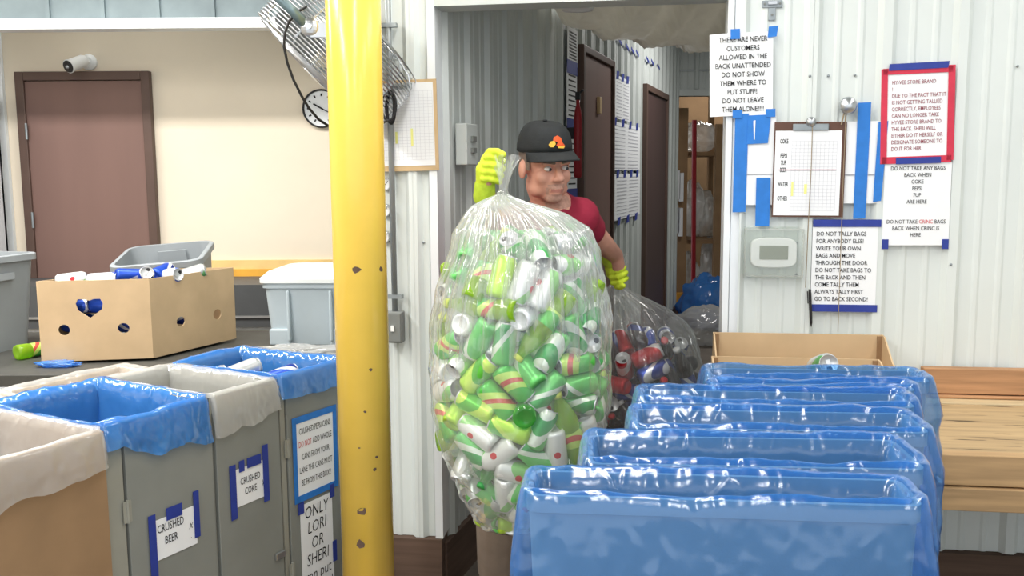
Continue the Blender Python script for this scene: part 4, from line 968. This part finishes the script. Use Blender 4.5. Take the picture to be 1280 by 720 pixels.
q = atPl(1172, 598, c); MB().tube([(q.x, fy-.075, q.z), (q.x, fy-.045, q.z)], .005).build('screw', 'plastic_white', bn)
# cardboard trays on the bench
def tray(label, u0, u1, v0, yb, depth, hgt, zb, flare):
    a = atPl(u0, v0, F_SIGN @ Matrix.Translation((0, yb, 0))); b = atPl(u1, v0, F_SIGN @ Matrix.Translation((0, yb, 0))); z1 = a.z
    o = thing('cardboard_tray', label, 'box', F_SIGN @ Matrix.Translation(((a.x+b.x)/2, yb, zb))); hw = (b.x-a.x)/2; h = z1-zb; t = .005
    MB().box(-hw, hw, -t, 0, 0, h).build('back_panel', 'card', o)
    MB().box(-hw, hw, -depth, -depth+t, 0, h*.62).build('front_panel', 'card', o)
    for s in (-1, 1):
        MB().prism([(-.001, 0), (depth, 0), (depth, h*.62), (depth*.75, h*.66), (.03, h*.99), (-.001, h)], -t/2, t/2, Matrix.Translation((s*(hw-t/2), -.001, 0)) @ Matrix.Rotation(R(-90), 4, 'Z')).build('side_panel', 'card', o)
        MB().box(s*(hw-.012)-.008, s*(hw-.012)+.008, -.012, -t, 0, h*.98).build('corner_fold', 'card_dark', o)
    MB().box(-hw, hw, -depth, 0, -.0, .005).build('bottom', 'card_dark', o)
    return o
tray('cardboard tray against the white wall below the thermostat', 891, 1104, 415, -.03, .19, .2, BZ+.001, 0)
tray('cardboard tray in front of the wall tray, behind the blue bins', 889, 1099, 445, -.235, .22, .2, BZ+.001, 0)
q = atY(1035, 452, 2.62)
put('silver', axis_matrix((q.x, 2.665, q.z-.022), (-.03, -1, .32), CH, 3.3), 'can lying in the front tray with its lid towards us')
# ================================================================== BLUE LINED BINS ON THE RIGHT
RZ = 1.04
BINS = [('farthest', (884, 474), (1168, 478), .15), ('second farthest', (888, 487), (1150, 489), .075), ('third farthest', (798, 503), (1150, 510), .145),
        ('third nearest', (790, 535), (1168, 542), .17), ('second nearest', (731, 580), (1164, 588), .20), ('nearest', (652, 619), (1162, 634), .145)]
for i, (nm, a, b, d_) in enumerate(BINS):
    A = atZ(*a, RZ); B = atZ(*b, RZ); v = B-A; w_ = v.length; v.normalize(); n_ = Vector((-v.y, v.x, 0))
    w2 = w_-.02; d2 = max(.06, d_-.025)
    cc = (A+B)/2+n_*(d2/2+.004); M = frame((cc.x, cc.y, 0), (v.x, v.y))
    w2 = w_-.02; d2 = max(.06, d_-.025)
    o = thing('slim_bin', nm+' slim grey bin under blue plastic', 'bin', M, 'slim grey bins')
    t = .004
    b_ = MB().rings([rr_ring(w2-.08, d2-.01, 0, .02), rr_ring(w2, d2, RZ-.03, .022), rr_ring(w2+.008, d2+.008, RZ-.028, .022), rr_ring(w2+.008, d2+.008, RZ, .022), rr_ring(w2-t*2, d2-t*2, RZ, .02), rr_ring(w2-.08-t*2, d2-.01-t*2, .02, .018)]).build('bin_body', 'bin_grey', o); smooth_ang(b_)
    dip = (lambda x, y: 0.30)
    l_ = liner('bin_liner', 'blue plastic liner over the '+nm+' slim bin', M @ Matrix.Translation((0, 0, RZ)), w2+.008, d2+.008, .34 if i == 5 else .26, 'blue_film', 20+i, inside=.5, wr=.009, sag=.012, n=250, rc=.025, puff=.010)
# ================================================================== PERSON
def P3(u, v, Y): return atY(u, v, Y)
HC = P3(682, 206, 3.10)
HM = Matrix.Translation(HC) @ Matrix.Rotation(R(25), 4, 'Z') @ Matrix.Rotation(R(9), 4, 'X') @ Matrix.Rotation(R(-3), 4, 'Y')
SL = P3(724, 272, 3.17); SR = P3(618, 288, 3.10); EL = P3(748, 300, 3.30); WL = P3(769, 319, 3.44); HL = P3(774, 339, 3.47)
ER = P3(592, 366, 2.95); WR = P3(611, 252, 2.80); HR = P3(613, 216, 2.765)
NB = P3(694, 268, 3.17); CH_ = P3(676, 320, 3.18); BE = P3(668, 400, 3.20); PV = P3(662, 470, 3.22)
HIPR = P3(636, 486, 3.20); HIPL = P3(690, 486, 3.22); KR = P3(622, 610, 3.12); KL = P3(698, 610, 3.20)
AR = Vector((P3(620, 700, 3.15).x, 3.22, .09)); AL = Vector((P3(700, 700, 3.2).x, 3.28, .09))
man = thing('person', 'person in black cap and red shirt carrying a big bag of cans', 'person', Matrix.Translation((PV.x, PV.y, 0)))
def arm_shapes(mb, S, E, W, k=1.0, sw=True):
    mb.caps(S, E, .052*k, .043*k); mb.caps(E, W, .044*k, .030*k)
body = MB()
def hl(x, y, z): return HM @ Vector((x, y, z))
H3 = HM.to_3x3()
body.ell(hl(0, .015, .03), (.076, .097, .090), H3, 24, 16); body.ell(hl(0, -.028, -.045), (.061, .060, .072), H3, 20, 14)
body.ell(hl(0, -.060, -.098), (.032, .026, .022), H3)
for s in (-1, 1):
    body.ell(hl(s*.034, -.058, -.030), (.030, .024, .028), H3); body.ell(hl(s*.080, .012, -.014), (.011, .021, .033), H3)
    body.ell(hl(s*.011, -.098, -.034), (.010, .011, .009), H3); body.ell(hl(s*.032, -.076, .016), (.024, .013, .008), H3)
    body.ell(hl(s*.045, -.02, -.075), (.022, .04, .026), H3)
body.ell(hl(0, -.070, .022), (.050, .018, .014), H3); body.caps(hl(0, -.086, .004), hl(0, -.108, -.028), .009, .0135)
body.ell(hl(0, -.084, -.064), (.026, .010, .007), H3); body.ell(hl(0, -.082, -.079), (.022, .010, .007), H3)
body.caps(hl(0, .025, -.07), NB+Vector((0, .01, 0)), .056, .064)
body.caps(NB, CH_, .085, .13); body.caps(SL, NB, .055, .062); body.caps(SR, NB, .055, .062); body.caps(SL, CH_, .06, .11); body.caps(SR, CH_, .06, .11)
body.caps(CH_, BE, .135, .125); body.caps(BE, PV, .125, .13)
arm_shapes(body, SL, EL, WL); arm_shapes(body, SR, ER, WR); body.caps(WL, HL, .03, .026); body.caps(WR, HR+Vector((-.012, -.008, -.02)), .027, .018)
for hp, kn, an in ((HIPR, KR, AR), (HIPL, KL, AL)): body.caps(hp, kn, .082, .055); body.caps(kn, an, .054, .036); body.caps(an, an+Vector((-.01, -.12, -.045)), .035, .028)
bo = blob(body, 'body', 'skin', man, voxel=.0055, smooth=4, world=True)
# stubble over chin and jaw, ears and lips keep their own colour
bo.data.materials.append(MATS['stubble']); bo.data.materials.append(MATS['lip'])
inv = HM.inverted() @ BASIS[man.name]
for pl in bo.data.polygons:
    c = inv @ pl.center
    if c.y < -.005 and abs(c.x) < .075 and c.z > -.14:
        if abs(c.x) < .021 and -.0775 < c.z < -.0665 and c.y < -.08: pl.material_index = 2
        elif (abs(c.x) < .032 and -.125 < c.z < -.05 and c.y < -.06 and not (abs(c.x) < .025 and -.064 > c.z > -.085)) or (c.z < -.10 and c.y < -.02): pl.material_index = 1
for s in (-1, 1):
    q = MB().ell(hl(s*.031, -.0775, .000), (.0125, .0125, .0085), H3, 14, 10).build('eye', 'eye_white', man, smooth=True, world=True)
    MB().ell(hl(s*.031+.003, -.0885, -.001), (.0055, .003, .0055), H3, 12, 8).build('iris', 'iris', q, smooth=True, world=True)
    MB().caps(hl(s*.016, -.093, .020), hl(s*.048, -.082, .023), .0045, .0035).build('eyebrow', 'hair', man, world=True)
# side hair below the cap
hm = MB(); rs = []
for k in range(5):
    z = -.012+.014*k; row = []
    for i in range(25):
        t = R(-25+230*i/24); row.append(Vector((.0785*math.cos(t), .016+.0995*math.sin(t), z)))
    rs.append([HM @ p for p in row])
hm.rings(rs, False, False, loop=False); ho = hm.build('hair', 'hair', man, smooth=True, world=True)
# cap
cp = MB(); rs = []
for k in range(9):
    a = R(90*k/9); z = .044+.098*math.sin(a); r = max(.04, math.cos(a)**.55)
    rs.append([HM @ Vector((.0875*r*math.cos(t), .012+.109*r*math.sin(t), z+.012*max(0, -math.sin(t))*(1-math.sin(a)))) for t in [2*math.pi*i/36 for i in range(36)]])
cp.rings(rs, False, True); cap_o = cp.build('cap', 'black_cloth', man, smooth=True, world=True)
sd = cap_o.modifiers.new('t', 'SOLIDIFY'); sd.thickness = .003
br = MB(); top = []
for j in range(8):
    f = j/7; row = []
    for i in range(21):
        t = R(-90-72+144*i/20); g = math.cos((t+R(90))*1.15)
        x = .0865*math.cos(t)*(1+.05*f); y = .012+.108*math.sin(t)-.066*f*max(0, g)**.6; z = .052-.016*f-.016*(abs(x)/.085)**2*(.3+.7*f)
        row.append(HM @ Vector((x, y, z)))
    top.append(row)
br.rings(top, False, False, loop=False); b_ = br.build('brim', 'black_cloth', cap_o, smooth=True, world=True)
sd = b_.modifiers.new('t', 'SOLIDIFY'); sd.thickness = .004
MB().ell(hl(0, .012, .144), (.008, .008, .004), H3).build('top_button', 'black_cloth', cap_o, world=True)
def emblem(poly, m, lift=.0015):
    """flat stitched patch laid on the curved cap front; poly in metres (x right, z up)"""
    vs = []
    for x, z in poly:
        zz = .086+z; k = min(.98, max(0, (zz-.044-.006)/.098)); r = math.cos(math.asin(k))**.55; t = -math.pi/2-R(6)+x/.092
        vs.append(HM @ Vector((.0875*r*math.cos(t)*1.03, .012+.109*r*math.sin(t)*1.03-lift, zz)))
    MB().add(vs, [tuple(range(len(vs)))]).build('emblem', m, cap_o, world=True)
emblem([(-.012, .016), (.004, .022), (.016, .014), (.020, .0), (.030, -.012), (.010, -.016), (-.004, -.010), (.002, .002), (-.014, .006)], 'emblem_red')
emblem([(-.030, -.006), (-.022, .004), (-.010, .006), (-.006, -.004), (-.014, -.014), (-.026, -.014)], 'emblem_gold', .0025)
emblem([(.000, -.010), (.028, -.013), (.022, -.019), (.002, -.017)], 'emblem_gold', .003)
# shirt, trousers, shoes
sh_ = MB(); NBs = NB+Vector((0, .01, -.012))
sh_.caps(NBs, CH_, .098, .148); sh_.caps(SL, NBs, .068, .078); sh_.caps(SR, NBs, .068, .078); sh_.caps(SL, CH_, .072, .125); sh_.caps(SR, CH_, .072, .125)
sh_.caps(CH_, BE, .150, .142); sh_.caps(BE, PV, .142, .140)
sh_.caps(SL, SL.lerp(EL, .50), .066, .060); sh_.caps(SR, SR.lerp(ER, .62), .070, .062)
blob(sh_, 'shirt', 'shirt', man, voxel=.008, smooth=4, world=True)
pt = MB(); pt.caps(PV+Vector((0, 0, -.02)), PV+Vector((0, 0, -.1)), .145, .13)
for hp, kn, an in ((HIPR, KR, AR), (HIPL, KL, AL)): pt.caps(hp, kn, .102, .082); pt.caps(kn, an+Vector((0, 0, .03)), .082, .070)
blob(pt, 'trousers', 'khaki', man, voxel=.010, smooth=4, world=True)
for an in (AR, AL):
    sm_ = MB(); sm_.caps(an+Vector((0, .04, -.03)), an+Vector((-.01, -.15, -.045)), .05, .042); sm_.caps(an, an+Vector((0, 0, -.03)), .05, .05)
    o = blob(sm_, 'shoe', 'shoe', man, voxel=.008, smooth=3, world=True)
def glove(M, cuff_dir, side=1):
    """closed work glove: four curled fingers stacked along z around the bag neck, thumb over them, knit cuff"""
    g = MB(); L = lambda x, y, z: M @ Vector((x*side, y, z)); A3 = M.to_3x3()
    g.ell(L(-.026, .004, .002), (.024, .030, .046), A3); 
    for z, k, rr in ((.036, .92, .0098), (.0145, 1.05, .0104), (-.0065, 1.0, .0100), (-.027, .86, .0090)):
        R_ = .0235*k; pts = [(-.030, -.020)]+[(R_*math.cos(R(a)), R_*math.sin(R(a))) for a in (235, 270, 310, 350, 30, 70)]
        q = [L(x*1.0, y, z+.003*math.sin(i)) for i, (x, y) in enumerate(pts)]
        for i in range(len(q)-1): g.caps(q[i], q[i+1], rr*(1-.03*i), rr*(1-.03*(i+1)), 10, 3)
    t = [L(-.034, .012, .030), L(-.022, -.008, .054), L(.000, -.026, .058), L(.018, -.034, .052)]
    for i, rr in enumerate((.013, .0115, .0105)): g.caps(t[i], t[i+1], rr, rr*.93, 10, 3)
    w0 = L(-.026, .004, -.0); cd = Vector(cuff_dir)
    g.caps(w0, w0+cd*.055, .030, .027)
    go = blob(g, 'glove', 'glove', man, voxel=.0028, smooth=3, world=True)
    c = MB(); c.caps(w0+cd*.05, w0+cd*.085, .0315, .034, 20)
    blob(c, 'cuff', 'glove_cuff', go, voxel=.004, smooth=2, world=True)
cd = (WR-HR).normalized()
glove(Matrix.Translation(HR+Vector((.012, -.012, .004))) @ Matrix.Rotation(R(10), 4, 'Y'), cd)
cd2 = (WL-HL).normalized()
glove(Matrix.Translation(HL) @ Matrix.Rotation(R(165), 4, 'Y') @ Matrix.Rotation(R(30), 4, 'Z'), cd2, side=-1)
# ================================================================== THE BAGS OF CANS
def interp(tab, v):
    if v <= tab[0][0]: return tab[0][1:]
    for a, b in zip(tab, tab[1:]):
        if v <= b[0]:
            f = (v-a[0])/(b[0]-a[0]); return [x+(y-x)*f for x, y in zip(a[1:], b[1:])]
    return tab[-1][1:]
class Bag:
    def __init__(s, tab, Y, flat):
        s.Y = Y; s.rows = []
        for v, l, r in tab:
            a = atY(l, v, Y); b = atY(r, v, Y); s.rows.append(((a.z+b.z)/2, (a.x+b.x)/2, (b.x-a.x)/2))
        s.rows.sort(); s.z = np.array([q[0] for q in s.rows]); s.c = np.array([q[1] for q in s.rows]); s.a = np.array([q[2] for q in s.rows]); s.flat = flat
    def at(s, z): return np.interp(z, s.z, s.c), np.interp(z, s.z, s.a)
    def dep(s, a): return np.minimum(a*s.flat, .205)
def pack(bag, kinds, zlo, zhi, seed, iters=170, grav=.0007):
    """settle cans and bottles (chains of spheres) inside the bag outline"""
    rng = np.random.RandomState(seed); n = len(kinds)
    hl_ = np.array([.076 if k.startswith('b_') else .029 for k in kinds]); rad = .0335
    cz = rng.uniform(zlo, zhi, n); cx, aa = bag.at(cz); rr = np.sqrt(rng.rand(n))*.75; th = rng.rand(n)*2*np.pi
    C = np.stack([cx+aa*rr*np.cos(th), bag.Y+bag.dep(aa)*rr*np.sin(th), cz], 1)
    A = rng.normal(size=(n, 3)); A[:, 1] *= .8; A /= np.linalg.norm(A, axis=1)[:, None]
    own = []; off = []
    for i, k in enumerate(kinds):
        m = 5 if k.startswith('b_') else 3
        for t in np.linspace(-1, 1, m): own.append(i); off.append(t*hl_[i])
    own = np.array(own); off = np.array(off); cnt = np.bincount(own, minlength=n).astype(float); same = own[:, None] == own[None, :]
    o2 = np.zeros(n); np.add.at(o2, own, off**2)
    for it in range(iters):
        S = C[own]+A[own]*off[:, None]; D = S[:, None, :]-S[None, :, :]; d = np.sqrt((D**2).sum(2))+1e-9
        pen = np.clip(2*rad-d, 0, None); pen[same] = 0
        mv = ((D/d[:, :, None])*(pen*.36)[:, :, None]).sum(1)
        mv[:, 2] -= grav*(1 if it < iters*.7 else .2)
        T = S+mv
        for q in range(2):
            c_, a_ = bag.at(T[:, 2]); ai = np.maximum(a_-rad-.006, .004); bi = np.maximum(bag.dep(a_)-rad-.006, .004)
            ex_ = (T[:, 0]-c_)/ai; ey_ = (T[:, 1]-bag.Y)/bi; k = np.sqrt(ex_**2+ey_**2); f = np.where(k > 1, 1/np.maximum(k, 1), 1)
            T[:, 0] = c_+(T[:, 0]-c_)*f; T[:, 1] = bag.Y+(T[:, 1]-bag.Y)*f; T[:, 2] = np.maximum(T[:, 2], bag.z[0]+rad+.004); T[:, 2] = np.minimum(T[:, 2], bag.z[-1]-.14)
        mv = T-S
        dC = np.zeros((n, 3)); np.add.at(dC, own, mv); dC /= cnt[:, None]
        dA = np.zeros((n, 3)); np.add.at(dA, own, (mv-dC[own])*off[:, None]); C = C+dC; A = A+dA/o2[:, None]; A /= np.linalg.norm(A, axis=1)[:, None]
    return C, A
def membrane(name, label, bag, m, knot_z, pleats, amp, tail, seed, n=220, rowsN=96, cat='bag'):
    """thin bag skin over the outline, gathered in pleats towards the neck, with a loose tail above it"""
    zs = list(np.linspace(bag.z[0], knot_z, rowsN)); rs = []; H = knot_z-bag.z[0]
    ph = [random.random()*6.28 for _ in range(4)]
    for k, z in enumerate(zs):
        c_, a_ = bag.at(z); b_ = float(bag.dep(a_)); up = (z-bag.z[0])/H; row = []
        g = max(0, (up-.30)/.70)
        for i in range(n):
            t = 2*math.pi*i/n
            p = pleats*(math.sin(t*34+ph[0]+1.2*math.sin(t*3))+.7*math.sin(t*57+ph[1]+2*math.sin(t*2))+.5*math.sin(t*19+ph[2]))*g**1.6*(1-.5*g)
            q = .014*noise.noise(Vector((math.cos(t)*a_*9, math.sin(t)*b_*9+seed, z*9)))+.010*noise.noise(Vector((math.cos(t)*a_*22, math.sin(t)*b_*22, z*20+seed)))
            f = 1+(p*amp+q*min(1, a_/.1)/max(a_, .02)*(.8))
            x = c_+a_*f*math.cos(t); y = bag.Y+b_*f*math.sin(t); row.append(Vector((x, y, z)))
        rs.append(row)
    c0, a0 = bag.at(knot_z)
    for k in range(1, tail+1):
        f = k/tail; row = []
        for i in range(n):
            t = 2*math.pi*i/n; r = .011+.016*f*f*(1+.6*math.sin(t*7+ph[3])+.4*math.sin(t*13))
            row.append(Vector((c0+.010*f+r*math.cos(t), bag.Y+r*math.sin(t)*.9, knot_z+.095*f+.02*f*math.sin(t*5))))
        rs.append(row)
    mb = MB(); mb.rings(rs, True, False); o = mb.build(name, m, None, smooth=True, world=True); return tag(o, label, cat)
TAB1 = [(243, 621, 636), (250, 604, 650), (258, 592, 676), (268, 583, 706), (285, 574, 730), (310, 566, 745), (345, 553, 754), (400, 541, 761), (460, 537, 763), (510, 541, 762), (550, 550, 757), (590, 563, 744), (620, 577, 722), (645, 592, 694), (660, 610, 668)]
bag1 = Bag(TAB1, 2.70, .80)
KD = (['green']*52+['green_c']*26+['white']*56+['white_c']*24+['lime']*32+['dew']*20+['silver']*16+['silver_c']*9+['b_green']*13+['b_lime']*13+['b_clear']*6+['bluewhite']*3)
rnd = random.Random(4); rnd.shuffle(KD)
zk = float(bag1.z[-1])
Cc, Aa = pack(bag1, KD, float(bag1.z[0])+.05, zk-.15, 3)
LB = {'green': 'green soda can', 'green_c': 'dented green soda can', 'white': 'white and green soda can with a red mark', 'white_c': 'crushed white soda can', 'lime': 'lime yellow soda can', 'dew': 'bright green and red soda can',
      'silver': 'silver can', 'silver_c': 'crushed silver can', 'b_green': 'green plastic bottle', 'b_lime': 'lime plastic bottle', 'b_clear': 'clear plastic bottle', 'bluewhite': 'white can with blue marks',
      'blue': 'blue cola can', 'red': 'red cola can', 'dark': 'dark cola can', 'b_cola': 'dark cola bottle with red cap', 'b_colab': 'cola bottle with blue label', 'b_colar': 'cola bottle with red label'}
for k, c, a in zip(KD, Cc, Aa):
    put(k, axis_matrix(c, a, .235 if k.startswith('b_') else CH, rnd.random()*6.28), LB[k]+' inside the big lifted bag', LB[k]+'s in the big bag')
bg1 = membrane('can_bag', 'big clear plastic bag of green cans held up by the person', bag1, 'clear_film', zk, .5, .20, 7, 2.0)
def fold_layer(o, bag, m, frac, seed, n=260, rowsN=60):
    """inner pleats of gathered film hanging from the neck"""
    zt = float(bag.z[-1]); zb = zt-(zt-float(bag.z[0]))*frac; rs = []
    for k in range(rowsN):
        f = k/(rowsN-1); z = zb+(zt-zb)*f; c_, a_ = bag.at(z); b_ = float(bag.dep(a_)); row = []
        for i in range(n):
            t = 2*math.pi*i/n; lowcut = zb+.18*(zt-zb)*(1+math.sin(t*9+seed)+.6*math.sin(t*23))
            p = .93+.055*math.sin(t*41+seed+math.sin(t*4))+.045*math.sin(t*67+2*math.sin(t*3))
            p = min(.995, p); zz = max(z, min(zt, lowcut))
            c2, a2 = bag.at(zz); b2 = float(bag.dep(a2)); row.append(Vector((c2+a2*p*math.cos(t), bag.Y+b2*p*math.sin(t), zz)))
        rs.append(row)
    MB().rings(rs, False, False).build('gathered_folds', m, o, smooth=True, world=True)
fold_layer(bg1, bag1, 'fold_film', .46, 1.0)
TAB2 = [(352, 766, 776), (362, 758, 786), (372, 752, 806), (385, 748, 832), (400, 744, 852), (420, 742, 868), (450, 740, 876), (500, 740, 878), (550, 748, 874), (590, 762, 862), (605, 775, 850)]
bag2 = Bag(TAB2, 3.66, .8)
K2 = ['b_cola']*10+['b_colab']*10+['b_colar']*5+['blue']*24+['red']*7+['dark']*24
rnd.shuffle(K2)
Cc, Aa = pack(bag2, K2, float(bag2.z[0])+.05, float(bag2.z[-1])-.16, 5)
for k, c, a in zip(K2, Cc, Aa):
    if a[2] < 0: a = -a
    put(k, axis_matrix(c, a, .235 if k.startswith('b_') else CH, rnd.random()*6.28), LB[k]+' inside the trailing bag', LB[k]+'s in the trailing bag')
membrane('can_bag', 'clear bag of cola bottles trailing behind the person', bag2, 'clear_film', float(bag2.z[-1]), .5, .11, 4, 5.0)
